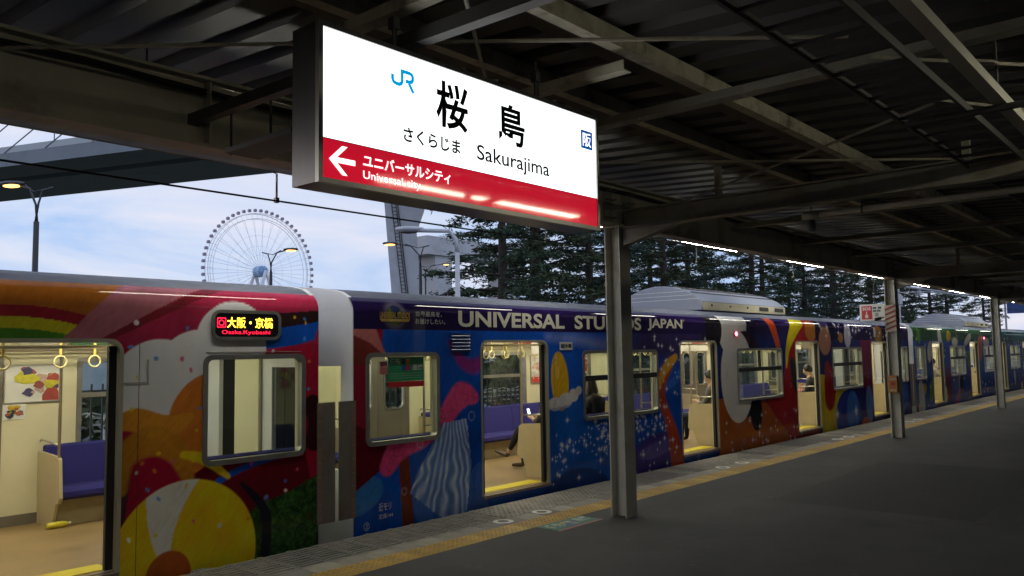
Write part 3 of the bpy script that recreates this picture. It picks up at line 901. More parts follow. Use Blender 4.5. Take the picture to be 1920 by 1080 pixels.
# ------------------------------------------------------------------ printed train livery (flat print as a colour attribute)
TY = 6.87                       # near side of the train
ZB = -0.36                      # lower edge of the body
CLEN = 19.485
rng = np.random.RandomState(11)
class Canvas:
    def __init__(s, X, Z, base):
        s.X, s.Z = X, Z
        s.C = np.empty(X.shape+(3,)); s.C[:] = base
    def over(s, m, col):
        m = np.clip(m, 0, 1)[..., None]
        s.C = s.C*(1-m)+np.asarray(col)*m
    def ell(s, cx, cz, rx, rz, rot=0.0, w=0.012):
        c, q = math.cos(rot), math.sin(rot)
        u = (s.X-cx)*c+(s.Z-cz)*q; v = -(s.X-cx)*q+(s.Z-cz)*c
        d = (np.sqrt((u/rx)**2+(v/rz)**2)-1)*min(rx, rz)
        return np.clip(0.5-d/w, 0, 1)
    def poly(s, pts):
        m = np.zeros(s.X.shape, bool)
        n = len(pts)
        for i in range(n):
            x0, z0 = pts[i]; x1, z1 = pts[(i+1) % n]
            if z0 == z1: continue
            cond = ((z0 > s.Z) != (z1 > s.Z)) & (s.X < (x1-x0)*(s.Z-z0)/(z1-z0)+x0)
            m ^= cond
        return m.astype(float)
    def curve(s, pts, w, soft=0.012):
        """distance mask to a smooth curve; w may vary along it"""
        P = np.array(pts, float); k = len(P)
        t = np.linspace(0, k-1, 16*k)
        i = np.clip(t.astype(int), 0, k-2); f = t-i
        p0 = P[np.clip(i-1, 0, k-1)]; p1 = P[i]; p2 = P[i+1]; p3 = P[np.clip(i+2, 0, k-1)]
        f = f[:, None]
        Q = 0.5*((2*p1)+(-p0+p2)*f+(2*p0-5*p1+4*p2-p3)*f*f+(-p0+3*p1-3*p2+p3)*f**3)
        ww = np.interp(t, np.arange(k), w if hasattr(w, '__len__') else [w]*k)
        m = np.zeros(s.X.shape)
        x0, x1 = Q[:, 0].min()-ww.max()-.05, Q[:, 0].max()+ww.max()+.05
        sel = (s.X > x0) & (s.X < x1)
        Xs, Zs = s.X[sel], s.Z[sel]; mm = np.zeros(Xs.shape)
        for (qx, qz), wr_ in zip(Q, ww):
            d = np.hypot(Xs-qx, Zs-qz)-wr_
            mm = np.maximum(mm, np.clip(0.5-d/soft, 0, 1))
        m[sel] = mm
        return m
    def band(s, cx, cz, r0, r1, x_max=None):
        d = np.hypot(s.X-cx, s.Z-cz)
        return ((d >= r0) & (d < r1)).astype(float)
    def noise(s, cell, seed=0):
        r = np.random.RandomState(seed); tab = r.rand(256, 256)
        u = s.X/cell; v = s.Z/cell; i = np.floor(u).astype(int); j = np.floor(v).astype(int); a = u-i; q = v-j
        a = a*a*(3-2*a); q = q*q*(3-2*q)
        g = lambda i, j: tab[i % 256, j % 256]
        return (g(i, j)*(1-a)+g(i+1, j)*a)*(1-q)+(g(i, j+1)*(1-a)+g(i+1, j+1)*a)*q
    def fibre(s, seed):
        """streaky photographic grain: fine slanted fibres"""
        a = 0.95
        X0, Z0 = s.X, s.Z
        u = X0*np.cos(a)+Z0*np.sin(a); v = -X0*np.sin(a)+Z0*np.cos(a)
        s.X, s.Z = u*0.28, v
        n = s.noise(0.016, seed+1)*0.6+s.noise(0.034, seed+2)*0.4
        s.X, s.Z = X0, Z0
        return n
    def stars(s, pts, col=(0.75, 0.8, 0.9)):
        xs, zs = s.X[0], s.Z[:, 0]
        for x, z, r in pts:
            i0, i1 = np.searchsorted(xs, (x-3*r, x+3*r)); j0, j1 = np.searchsorted(zs, (z-3*r, z+3*r))
            if i1-i0 < 2 or j1-j0 < 2: continue
            dx = np.abs(s.X[j0:j1, i0:i1]-x)/r; dz = np.abs(s.Z[j0:j1, i0:i1]-z)/r
            I = np.clip(1.3*np.exp(-2.2*dx-9*dz)+1.3*np.exp(-9*dx-2.2*dz)+0.8*np.exp(-(dx*dx+dz*dz)*6), 0, 1)[..., None]
            s.C[j0:j1, i0:i1] = s.C[j0:j1, i0:i1]*(1-I)+np.asarray(col)*I
RED = (0.29, 0.007, 0.030); DKRED = (0.105, 0.004, 0.010); BLUE = (0.004, 0.068, 0.40); NAVY = (0.007, 0.015, 0.12)
PURP = (0.011, 0.005, 0.044); WHITE = (0.78, 0.76, 0.72); YEL = (0.80, 0.50, 0.010); ORG = (0.52, 0.16, 0.02)
GREEN = (0.05, 0.22, 0.03); PINK = (0.62, 0.06, 0.20); MAUVE = (0.30, 0.10, 0.125); LBLUE = (0.05, 0.22, 0.55)

def paint1(X, Z):
    c = Canvas(X, Z, RED)
    c.over((Z < 1.10+0.10*(X-4.9)+0.25*np.sin((X-3.4)*1.1)).astype(float)*(X > 3.0), DKRED)
    # rainbow over the door
    cx, cz = 2.2, 0.25
    c.over((np.hypot(X-cx, Z-cz) > 0).astype(float)*(X < 3.05), (0.30, 0.095, 0.012))
    for r1, col in ((1.98, (0.22, 0.012, 0.02)), (1.89, (0.46, 0.42, 0.015)), (1.80, (0.05, 0.17, 0.015)), (1.71, (0.008, 0.045, 0.26))):
        c.over((np.hypot(X-cx, Z-cz) < r1).astype(float)*(X < 3.05), col)
    # mauve diagonal sweep and the red field
    L = 2.52+0.62*(np.clip(Z, 1.9, 2.6)-1.93)*1.5
    L = L+0.55*np.clip(Z-2.2, 0, 1)**1.5
    c.over((X > L).astype(float), MAUVE)
    c.over((X > L+0.26+0.9*np.clip(Z-1.95, 0, 1)).astype(float), (0.13, 0.010, 0.016))
    c.over((X > L+0.36+1.15*np.clip(Z-1.95, 0, 1)).astype(float), (0.27, 0.016, 0.048))
    low = (Z < 1.93) & (X > 2.7)
    c.over(low.astype(float), RED)
    # pale cloud-like lobes
    c.over(np.maximum(c.ell(3.33, 1.60, 0.40, 0.37, 0.2), c.ell(4.02, 1.98, 0.36, 0.33, 0.1)), WHITE)
    c.over(np.maximum(c.ell(3.62, 1.82, 0.30, 0.22, 0.4), c.ell(3.15, 1.45, 0.24, 0.2)), WHITE)
    # blue and black ribbons to the right of the display
    c.over(c.poly([(4.36, 2.06), (4.96, 2.15), (4.96, 2.26), (4.45, 2.22)]), (0.02, 0.008, 0.008))
    c.over(c.poly([(4.36, 1.88), (4.70, 1.92), (4.90, 1.97), (4.96, 2.15), (4.36, 2.06)]), BLUE)
    c.over((X > 4.40).astype(float)*(Z < 1.88)*(Z > 1.28), RED)
    # orange disc behind the window
    c.over(c.ell(3.83, 1.23, 0.42, 0.45, -0.2), ORG)
    # dark maroon field under the window with a blue ribbon
    c.over(c.poly([(3.5, 0.72), (3.76, 0.86), (4.96, 1.02), (4.96, 1.30), (4.90, 1.30), (4.80, 0.86), (4.96, 0.2), (4.0, -0.4), (3.0, -0.4)]), DKRED)
    c.over(c.curve([(3.72, 0.60), (3.95, 0.74), (4.25, 0.83), (4.55, 0.87)], [0.035, 0.03, 0.025, 0.012]), BLUE)
    c.over(c.curve([(4.88, 1.33), (4.93, 1.16), (4.9, 0.98)], 0.10), (0.03, 0.004, 0.006))
    # leafy hedge, lower right
    hedge = c.poly([(4.05, 0.30), (4.30, 0.46), (4.60, 0.52), (4.96, 0.66), (4.96, -0.4), (3.9, -0.4)])
    n_ = c.noise(0.022, 3)*0.6+c.noise(0.05, 4)*0.4
    leaf = np.stack([0.012+0.05*n_**2.5, 0.03+0.15*n_**2.2, 0.006+0.02*n_], -1)
    c.C = c.C*(1-hedge[..., None])+leaf*hedge[..., None]
    # yellow balloon shape with segments, gold ribbon and orange disc
    c.over(c.poly([(2.95, 0.95), (3.12, 1.02), (3.05, 0.3), (2.95, 0.0)]), (0.07, 0.02, 0.03))
    c.over(c.curve([(2.98, 1.28), (3.15, 1.30), (3.4, 1.22), (3.62, 1.30)], [0.05, 0.10, 0.11, 0.03]), (0.55, 0.23, 0.02))
    n2 = c.noise(0.03, 8)
    c.over(c.curve([(3.02, 0.75), (3.05, 1.0), (3.28, 1.12), (3.5, 1.0), (3.62, 0.72)], [0.06, 0.10, 0.13, 0.10, 0.04], 0.03)*(0.75+0.25*n2), (0.45, 0.20, 0.015))
    # large beach ball in yellow, white and orange
    bx, bz, br = 3.60, 0.10, 0.66
    ball = c.ell(bx, bz, br, br)
    th = np.arctan2(Z-(bz-0.12), X-(bx-0.16)); sw = th+0.55*np.hypot(X-bx, Z-bz)
    c.over(ball, YEL)
    c.over(ball*((np.mod(sw+0.5, 2.1) < 0.62).astype(float)), (0.70, 0.68, 0.62))
    c.over(c.ell(bx-0.16, bz-0.12, 0.20, 0.21), (0.44, 0.10, 0.015))
    c.over(c.curve([(4.12, 0.66), (4.36, 0.36), (4.34, -0.1), (4.2, -0.36)], [0.02, 0.05, 0.05, 0.02]), (0.012, 0.010, 0.02))
    c.over(c.curve([(3.55, 0.98), (3.75, 0.92), (3.98, 0.74)], [0.03, 0.05, 0.02]), YEL)
    for k in range(60):
        x, z = 2.98+1.9*rng.rand(), 0.3+1.9*rng.rand()
        c.over(c.ell(x, z, 0.012+0.014*rng.rand(), 0.010+0.012*rng.rand(), rng.rand()*3, 0.006)*0.85, [YEL, WHITE, LBLUE, ORG, PINK][k % 5])
    c.C *= (0.84+0.32*c.fibre(61))[..., None]*(0.86+0.28*c.noise(0.22, 62))[..., None]
    return c.C

def paint2(X, Z):
    c = Canvas(X, Z, BLUE)
    g = c.noise(0.9, 21)
    c.C *= (0.85+0.3*g)[..., None]
    # left end: red, mauve corner, maroon sweep
    c.over((X < 5.66+0.14*(Z-1.2)).astype(float)*(Z > 0.86), (0.26, 0.010, 0.030))
    c.over(c.poly([(5.38, 2.09), (5.68, 2.09), (5.83, 1.80), (5.6, 1.93), (5.38, 2.02)]), (0.46, 0.14, 0.13))
    c.over(c.poly([(5.38, 2.02), (5.6, 1.94), (5.9, 1.74), (5.9, 1.66), (5.38, 1.72)]), (0.16, 0.022, 0.016))
    c.over(c.poly([(5.38, 1.10), (5.60, 1.02), (6.62, 1.02), (6.30, 0.92), (5.75, 0.60), (5.38, 0.40)]), DKRED)
    c.over(c.ell(5.42, 0.36, 0.36, 0.20, 0.2)*(Z < 0.40+0.55*(X-5.38)), (0.03, 0.16, 0.46))
    c.over(c.poly([(5.98, 0.90), (6.12, 0.90), (6.24, -0.36), (6.06, -0.36)]), (0.15, 0.028, 0.012))
    c.over(c.ell(6.55, 0.25, 0.36, 0.46)*0.7, (0.06, 0.15, 0.46))
    c.over(c.ell(7.30, 0.1, 0.28, 0.42)*(X < 7.4)*0.6, (0.05, 0.13, 0.42))
    # pink ribbon, plume of magenta streaks and a blue-white pleated sash
    fur = 0.72+0.5*c.noise(0.018, 31)
    m = c.curve([(5.83, 0.62), (6.02, 0.82), (6.35, 0.88), (6.65, 1.05), (6.95, 1.32), (7.2, 1.28)], [0.10, 0.15, 0.10, 0.11, 0.16, 0.06], 0.03)
    c.C = c.C*(1-m[..., None])+(np.array(PINK)*fur[..., None])*m[..., None]
    c.over(c.curve([(6.78, 1.95), (6.98, 1.72), (7.2, 1.66), (7.34, 1.75)], [0.02, 0.07, 0.09, 0.05], 0.06)*0.8, (0.28, 0.012, 0.13))
    sash = c.poly([(6.66, 1.02), (7.05, 1.05), (7.12, 0.5), (7.02, -0.1), (6.60, -0.02), (6.15, 0.30), (6.30, 0.55)])
    ang = (X-6.85)/(1.55-Z)
    st = np.clip(0.5+0.5*np.sin(ang*62+7*c.noise(0.16, 33))*(0.5+0.7*c.noise(0.07, 35)), 0, 1)
    pl = np.stack([0.10+0.42*st**2, 0.20+0.42*st**2, 0.46+0.30*st], -1)
    c.C = c.C*(1-sash[..., None])+pl*sash[..., None]
    # after the first door: swoosh of light and sparkles on blue
    c.over(c.curve([(8.6, 2.02), (9.3, 1.98), (10.2, 1.86), (11.2, 1.70)], [0.02, 0.05, 0.08, 0.12], 0.16)*0.55, (0.28, 0.30, 0.46))
    c.over(np.clip((X-9.6)/1.4, 0, 1)*np.clip((Z-1.5)/0.3, 0, 1)*(X < 13.4), (0.028, 0.016, 0.085))
    c.over(c.ell(8.86, 1.42, 0.19, 0.40, 0.1), (0.62, 0.36, 0.012)); c.over(c.ell(8.80, 1.55, 0.05, 0.10, 0.1)*0.5, (0.75, 0.55, 0.1))
    c.over(np.maximum.reduce([c.ell(8.75, 1.12, 0.16, 0.09), c.ell(8.98, 1.16, 0.15, 0.10), c.ell(9.16, 1.22, 0.11, 0.09), c.ell(9.28, 1.28, 0.07, 0.06)]), (0.60, 0.58, 0.58))
    c.over(c.poly([(8.6, 1.06), (9.3, 1.12), (9.42, 0.86), (10.6, 0.5), (10.3, -0.4), (8.6, -0.4)])*0.45, (0.012, 0.12, 0.46))
    c.over(c.ell(9.2, -0.1, 0.75, 0.32)*0.6, (0.010, 0.010, 0.05))
    c.over(c.ell(11.3, 0.22, 0.75, 0.30, 0.1), (0.045, 0.03, 0.22)); c.over(c.ell(11.3, 0.28, 0.55, 0.12, 0.1)*0.6, (0.12, 0.10, 0.36))
    # orange and red ribbon before the second door
    c.over(c.curve([(11.78, 1.62), (11.52, 1.38), (11.45, 1.1), (11.62, 0.8), (11.85, 0.3), (11.95, -0.3)], [0.10, 0.15, 0.13, 0.10, 0.18, 0.22], 0.05), (0.40, 0.05, 0.018))
    c.over(c.curve([(11.95, 1.70), (11.70, 1.58), (11.48, 1.38), (11.42, 1.22)], [0.06, 0.09, 0.08, 0.03], 0.03), (0.60, 0.30, 0.02))
    c.over(c.curve([(11.62, 1.22), (11.85, 1.30), (12.05, 1.42)], [0.04, 0.07, 0.08], 0.02), (0.02, 0.12, 0.50))
    c.over(c.poly([(12.0, -0.1), (16.0, -0.25), (16.0, -0.4), (12.0, -0.4)]), (0.25, 0.018, 0.02))
    c.over(c.poly([(13.36, 1.4), (13.36, -0.4), (17.05, -0.4), (15.35, 0.78), (14.8, 1.0)]), (0.36, 0.085, 0.012))
    # upper field after the second door: navy with pale balloon forms
    top = (X > 13.2) & (Z > 0.95)
    c.over(top.astype(float), NAVY)
    c.over(np.clip((Z-1.9)/0.25, 0, 1)*(X > 13.2), PURP)
    c.over(((X > 12.85) & (X < 13.55) & (Z > 1.94)).astype(float), (0.012, 0.008, 0.02))
    c.over(c.ell(14.0, 2.42, 0.62, 0.75), WHITE); c.over(c.ell(13.28, 2.18, 0.32, 0.36), (0.012, 0.009, 0.016))
    c.over(c.ell(14.52, 1.36, 0.80, 0.80), (0.02, 0.010, 0.022))
    c.over(c.ell(14.17, 1.32, 0.66, 0.84), WHITE)
    c.over(c.ell(14.9, 0.62, 0.26, 0.34), (0.010, 0.008, 0.014))
    # red field with yellow and orange ribbons
    c.over(c.curve([(15.62, 2.46), (15.82, 2.2), (16.02, 1.86)], [0.15, 0.12, 0.10]), (0.44, 0.055, 0.012))
    c.over(c.poly([(15.5, 0.92), (16.1, 0.95), (16.35, 1.6), (16.9, 2.2), (17.3, 2.46), (18.2, 2.46), (18.2, -0.4), (17.05, -0.4), (15.3, 0.82)]), (0.30, 0.012, 0.016))
    c.over(c.curve([(17.15, 2.5), (16.85, 2.25), (16.5, 1.85), (16.38, 1.45)], [0.26, 0.20, 0.10, 0.03]), (0.56, 0.45, 0.01))
    c.over(c.curve([(16.7, 1.5), (16.82, 1.2), (16.9, 0.9)], [0.14, 0.2, 0.08], 0.08), (0.02, 0.03, 0.028))
    c.over(c.ell(17.75, 2.2, 0.32, 0.22), (0.45, 0.16, 0.02))
    # bubbles after the third door
    d3 = (X > 18.0)
    c.over(d3.astype(float), (0.018, 0.016, 0.11)); c.over((d3 & (Z > 2.0)).astype(float), PURP)
    c.over(c.ell(18.55, 1.98, 0.36, 0.32), (0.42, 0.20, 0.115)); c.over(c.ell(18.6, 2.42, 0.3, 0.14), (0.05, 0.03, 0.12))
    c.over(c.poly([(18.1, 1.25), (18.7, 1.2), (19.3, 1.0), (19.9, 0.95), (19.0, -0.4), (18.2, -0.4)]), (0.52, 0.40, 0.01))
    c.over(c.curve([(18.62, 1.4), (18.75, 1.0), (18.7, 0.72)], [0.12, 0.36, 0.30], 0.05), (0.28, 0.012, 0.016))
    c.over(c.ell(19.88, 0.22, 0.86, 0.62), (0.012, 0.028, 0.24)); c.over(c.ell(20.15, 0.30, 0.42, 0.5)*0.6, (0.03, 0.16, 0.5))
    c.over(c.ell(20.0, 2.10, 0.22, 0.28), (0.42, 0.42, 0.52)); c.over(c.ell(19.55, 2.05, 0.15, 0.12), (0.42, 0.20, 0.05))
    c.over(c.poly([(20.85, 2.0), (21.7, 2.0), (21.7, 0.6), (21.2, 0.75), (20.9, 0.95)]), (0.16, 0.014, 0.05))
    c.over(c.ell(21.35, 0.42, 0.26, 0.46), (0.08, 0.17, 0.46)); c.over(c.ell(21.05, -0.1, 0.35, 0.22), (0.42, 0.08, 0.06)); c.over(c.ell(21.3, -0.22, 0.3, 0.2), (0.5, 0.26, 0.28))
    c.over(c.ell(22.3, 2.15, 0.3, 0.24), (0.30, 0.13, 0.02)); c.over(c.ell(22.0, 2.2, 0.09, 0.13), (0.5, 0.46, 0.36))
    c.over(c.ell(23.7, 1.5, 0.5, 0.7)*0.7, (0.02, 0.12, 0.42)); c.over(c.ell(24.2, 0.6, 0.4, 0.5), (0.03, 0.10, 0.42))
    # name band
    c.over(((Z > 2.083) & (X < 13.0)).astype(float), PURP)
    # emblem glow and globe
    d = np.hypot((X-5.95)/1.0, Z-2.235)
    c.over(np.clip(1.25-d/0.16, 0, 1)**2*0.8*(X < 6.4), (0.55, 0.50, 0.58))
    c.over(c.ell(5.95, 2.235, 0.118, 0.112), (0.012, 0.018, 0.07))
    land = (c.noise(0.055, 44) > 0.55) & (np.hypot(X-5.95, Z-2.235) < 0.105)
    c.over(land.astype(float), (0.10, 0.16, 0.02))
    # sparkles
    pts = []
    for k in range(170):
        t = rng.rand(); x = 8.65+t*3.0; z = 0.45+0.42*t+0.16*rng.randn()
        pts.append((x, z, 0.022+0.035*rng.rand()**2))
    for k in range(80):
        pts.append((10.0+3.2*rng.rand(), 1.1+0.95*rng.rand(), 0.025+0.035*rng.rand()**2))
    for k in range(60):
        pts.append((9.6+2.3*rng.rand(), -0.1+0.9*rng.rand(), 0.025+0.04*rng.rand()**2))
    for k in range(70):
        pts.append((13.5+4.2*rng.rand(), -0.2+0.85*rng.rand()**1.5, 0.03+0.045*rng.rand()**2))
    for k in range(40):
        pts.append((17.9+5*rng.rand(), 2.05+0.35*rng.rand(), 0.03+0.05*rng.rand()))
    for x in (20.35, 19.1): pts.append((x, 0.32, 0.16))
    c.stars(pts)
    for k in range(90):
        x, z, r_ = 5.5+19*rng.rand(), -0.2+2.2*rng.rand(), 0.015+0.05*rng.rand()**2
        if (Z.max() > 0) and not (X.min() > x):
            c.over((c.ell(x, z, r_, r_, 0, 0.008)-c.ell(x, z, r_*0.82, r_*0.82, 0, 0.008))*0.5, (0.45, 0.55, 0.75))
    g_ = np.where((Z > 2.083) & (X < 13.0), 1.0, (0.82+0.36*c.fibre(61))*(0.82+0.36*c.noise(0.26, 62)))
    c.C *= g_[..., None]
    return c.C

def paint3(X, Z):
    c = Canvas(X, Z, (0.016, 0.05, 0.25))
    ox = 25.32
    c.over((Z > 1.98).astype(float)*(X < ox+12), (0.022, 0.07, 0.03))
    c.over(((X > ox+12) & (Z > 1.9)).astype(float), (0.03, 0.08, 0.10))
    r = np.random.RandomState(4)
    c.over((c.noise(1.3, 51) > 0.55).astype(float)*(Z < 1.0)*(X > ox+9), (0.16, 0.05, 0.12))
    cols = [(0.10, 0.02, 0.05), (0.45, 0.44, 0.42), (0.03, 0.12, 0.40), (0.07, 0.18, 0.03), (0.40, 0.25, 0.02), (0.18, 0.05, 0.16), (0.30, 0.08, 0.05), (0.012, 0.012, 0.06)]
    for k in range(46):
        c.over(c.ell(ox+r.rand()*19.4, r.choice([r.uniform(-0.2, 0.7), r.uniform(1.0, 2.2)]), 0.15+0.4*r.rand(), 0.12+0.3*r.rand(), r.rand()), cols[r.randint(8)])
    c.over(c.ell(ox+0.55, 0.25, 0.34, 0.62), (0.45, 0.47, 0.46)); c.over((X < ox+0.3).astype(float)*(Z < 2)*(Z > 0.2), (0.03, 0.09, 0.32))
    c.over(c.ell(ox+3.7, 0.6, 0.3, 0.6), (0.12, 0.014, 0.03)); c.over(c.ell(ox+4.7, 1.96, 0.35, 0.14), (0.5, 0.5, 0.48)); c.over(c.ell(ox+9.3, 1.96, 0.5, 0.16), (0.5, 0.5, 0.48))
    c.over(c.ell(ox+8.4, 0.4, 0.9, 0.9)*0.8, (0.012, 0.05, 0.30))
    pts = [(ox+19*r.rand(), 2.2*r.rand(), 0.04+0.05*r.rand()) for k in range(90)]
    c.stars(pts)
    return c.C

def livery_mat():
    m = bpy.data.materials.new('printed_livery'); m.use_nodes = True
    t = m.node_tree; p = t.nodes['Principled BSDF']
    at = N(t, 'ShaderNodeAttribute'); at.attribute_name = 'print'
    co = N(t, 'ShaderNodeTexCoord'); mpn = N(t, 'ShaderNodeMapping'); mpn.inputs['Scale'].default_value = (3, 3, 1.0)
    t.links.new(co.outputs['Object'], mpn.inputs['Vector'])
    nz = N(t, 'ShaderNodeTexNoise'); nz.inputs['Scale'].default_value = 2.5; nz.inputs['Detail'].default_value = 8
    t.links.new(mpn.outputs['Vector'], nz.inputs['Vector'])
    mr = N(t, 'ShaderNodeMapRange'); mr.inputs['From Min'].default_value = 0.35; mr.inputs['From Max'].default_value = 0.75; mr.inputs['To Max'].default_value = 0.06
    t.links.new(nz.outputs['Fac'], mr.inputs['Value'])
    mx = N(t, 'ShaderNodeMix'); mx.data_type = 'RGBA'
    t.links.new(mr.outputs['Result'], mx.inputs['Factor']); t.links.new(at.outputs['Color'], mx.inputs['A']); mx.inputs['B'].default_value = (0.06, 0.05, 0.045, 1)
    t.links.new(mx.outputs['Result'], p.inputs['Base Color'])
    r = N(t, 'ShaderNodeMapRange'); r.inputs['To Min'].default_value = 0.4; r.inputs['To Max'].default_value = 0.55; p.inputs['Specular IOR Level'].default_value = 0.0
    t.links.new(nz.outputs['Fac'], r.inputs['Value']); t.links.new(r.outputs['Result'], p.inputs['Roughness'])
    p.inputs['Coat Weight'].default_value = 0.45; p.inputs['Coat Roughness'].default_value = 0.015
    nb = N(t, 'ShaderNodeTexNoise'); nb.inputs['Scale'].default_value = 1.1; nb.inputs['Detail'].default_value = 2
    t.links.new(co.outputs['Object'], nb.inputs['Vector'])
    bp = N(t, 'ShaderNodeBump'); bp.inputs['Strength'].default_value = 0.06; bp.inputs['Distance'].default_value = 0.05
    t.links.new(nb.outputs['Fac'], bp.inputs['Height']); t.links.new(bp.outputs['Normal'], p.inputs['Normal']); t.links.new(bp.outputs['Normal'], p.inputs['Coat Normal'])
    return m
LIV = livery_mat()

DOORS = [1.945+4.78*k for k in range(4)]; DW = 1.25
DZ0, DZ1 = 0.095, 1.945
WINS = [(0.19, 1.19)]+[(4.03+4.78*k, 5.97+4.78*k) for k in range(3)]+[(CLEN-1.19, CLEN-0.19)]
WZ0, WZ1 = 0.885, 1.80
HOLES = [(d, d+DW, DZ0, DZ1) for d in DOORS]+[(a, c, WZ0, WZ1) for a, c in WINS]
ZCOR, RCOR = 2.25, 0.20

def side_mesh(ox, paint, fine):
    """fine: list of (x from, x to, step) in local coordinates"""
    def steps(brk, zones):
        xs = set(round(v, 4) for v in brk)
        for a, c, st in zones:
            n = max(1, int(round((c-a)/st)))
            for i in range(n+1): xs.add(round(a+(c-a)*i/n, 4))
        xs = sorted(xs); res = [xs[0]]
        for v in xs[1:]:
            if v-res[-1] > 0.003: res.append(v)
            elif any(abs(v-q) < 1e-4 for q in brk): res[-1] = v
        return np.array(res)
    bx = [0, CLEN]+[h[0] for h in HOLES]+[h[1] for h in HOLES]
    xs = steps(bx, fine[0])
    zs = steps([ZB, DZ0, DZ1, WZ0, WZ1, ZCOR], [(ZB, ZCOR, fine[1])])
    prof = [(TY, z, z) for z in zs]
    for a in range(5, 61, 5):
        prof.append((TY+RCOR*(1-math.cos(rad(a))), ZCOR+RCOR*math.sin(rad(a)), ZCOR+RCOR*rad(a)*0.9))
    prof = np.array(prof)
    nx, nz = len(xs), len(prof)
    Xg, Zg = np.meshgrid(xs+ox, prof[:, 2])
    C = paint(Xg, Zg)
    V = np.empty((nz, nx, 3)); V[..., 0] = xs[None, :]; V[..., 1] = prof[:, 0][:, None]; V[..., 2] = prof[:, 1][:, None]
    xc = (xs[1:]+xs[:-1])/2; zc = (prof[1:, 2]+prof[:-1, 2])/2
    keep = np.ones((nz-1, nx-1), bool)
    for k, (a, c, z0, z1) in enumerate(HOLES):
        r = 0.09 if k < 4 else 0.06
        XX, ZZ = np.meshgrid(xc, zc)
        ins = (XX > a) & (XX < c) & (ZZ > z0) & (ZZ < z1)
        for cx_, sx in ((a+r, -1), (c-r, 1)):
            for cz_, sz in (((z1-r), 1), (z0+r, -1)):
                if k < 4 and sz < 0: continue
                corner = ((XX-cx_)*sx > 0) & ((ZZ-cz_)*sz > 0) & (np.hypot(XX-cx_, ZZ-cz_) > r)
                ins &= ~corner
        keep &= ~ins
    idx = np.arange(nx*nz).reshape(nz, nx)
    F = np.stack([idx[:-1, :-1], idx[:-1, 1:], idx[1:, 1:], idx[1:, :-1]], -1)[keep]
    me = bpy.data.meshes.new('body_side')
    nv, nf = nx*nz, len(F)
    me.vertices.add(nv); me.vertices.foreach_set('co', V.reshape(-1).astype(np.float32))
    me.loops.add(nf*4); me.loops.foreach_set('vertex_index', F.reshape(-1).astype(np.int32))
    me.polygons.add(nf); me.polygons.foreach_set('loop_start', (np.arange(nf)*4).astype(np.int32)); me.polygons.foreach_set('loop_total', np.full(nf, 4, np.int32))
    me.polygons.foreach_set('use_smooth', np.ones(nf, bool))
    me.update(calc_edges=True); me.validate()
    at = me.attributes.new('print', 'FLOAT_COLOR', 'POINT')
    col = np.ones((nv, 4), np.float32); col[:, :3] = np.clip(C*1.25, 0.004, 0.85).reshape(-1, 3)
    at.data.foreach_set('color', col.reshape(-1))
    me.materials.append(LIV)
    return me
# ------------------------------------------------------------------ train cars
roof_m = mat('car_roof_grey', (0.095, 0.105, 0.135), 0.75, var=0.2, scale=5, bump=0.15, bscale=30, stain=(0.055, 0.06, 0.075), stain_amt=0.6, stain_scale=3, stretch=(0.6, 2, 2))
end_m = mat('car_end_white', (0.66, 0.66, 0.68), 0.4, var=0.06, scale=2)
under_m = mat('underframe', (0.03, 0.03, 0.03), 0.8, var=0.3)
cream = mat('interior_cream', (0.67, 0.63, 0.43), 0.45, var=0.05, scale=2)
ceil_m = mat('interior_ceiling', (0.74, 0.70, 0.50), 0.5, var=0.04)
floor_m = mat('interior_floor', (0.30, 0.205, 0.095), 0.42, var=0.16, scale=2.0, stain=(0.2, 0.14, 0.07), stain_amt=0.4, stain_scale=1.5)
seat_m = mat('seat_blue_moquette', (0.020, 0.017, 0.165), 0.85, var=0.18, scale=40, bump=0.2, bscale=300)
seatbase_m = mat('seat_base_beige', (0.32, 0.27, 0.16), 0.5, var=0.1)
part_m = mat('partition_beige', (0.50, 0.42, 0.25), 0.45, var=0.06)
pole_m = mat('pole_steel', (0.55, 0.52, 0.45), 0.28, metal=0.9, var=0.08)
ring_m = mat('strap_ring_cream', (0.70, 0.62, 0.28), 0.4, var=0.05)
strap_m = mat('strap_belt_yellow', (0.55, 0.42, 0.08), 0.6, var=0.1)
brown_door = mat('far_door_steel', (0.20, 0.18, 0.15), 0.38, metal=0.5, var=0.12, scale=3)
frame_m = mat('window_frame_metal', (0.34, 0.33, 0.30), 0.35, metal=0.7, var=0.12, scale=9)
dframe_m = mat('door_frame_cream', (0.46, 0.44, 0.34), 0.4, metal=0.3, var=0.08)
pane_m = glass('window_glass')
yellow_m = mat('sill_yellow', (0.72, 0.60, 0.02), 0.5, var=0.12, scale=8)
ceil_l = mat('ceiling_light', (1, 0.97, 0.85), 0.4, var=0, emit=CAR_LAMP, ecol=(1.0, 0.95, 0.76))
guard_m = mat('gap_guard_sheet', (0.16, 0.145, 0.13), 0.5, var=0.15, scale=3, stain=(0.10, 0.05, 0.03), stain_amt=0.6, stain_scale=3)
guard_r = mat('gap_guard_edge', (0.20, 0.14, 0.11), 0.5, var=0.2, scale=3)
ac_m = mat('aircon_shell', (0.24, 0.26, 0.32), 0.42, var=0.08, scale=3, stain=(0.25, 0.25, 0.26), stain_amt=0.5)
ac_c = mat('aircon_skirt_cream', (0.50, 0.46, 0.34), 0.5, var=0.1)
letter_c = mat('letter_cream', (0.80, 0.78, 0.64), 0.35, var=0.05)
print_w = mat('print_white', (0.68, 0.68, 0.68), 0.4, var=0.08)
gold = mat('emblem_gold', (0.55, 0.36, 0.06), 0.35, var=0.15, scale=30)
led_p = mat('display_black', (0.010, 0.008, 0.008), 0.15, var=0.05)
led_y = mat('led_yellow', (0.9, 0.7, 0.1), 0.5, var=0, emit=4.0, ecol=(1.0, 0.62, 0.04))
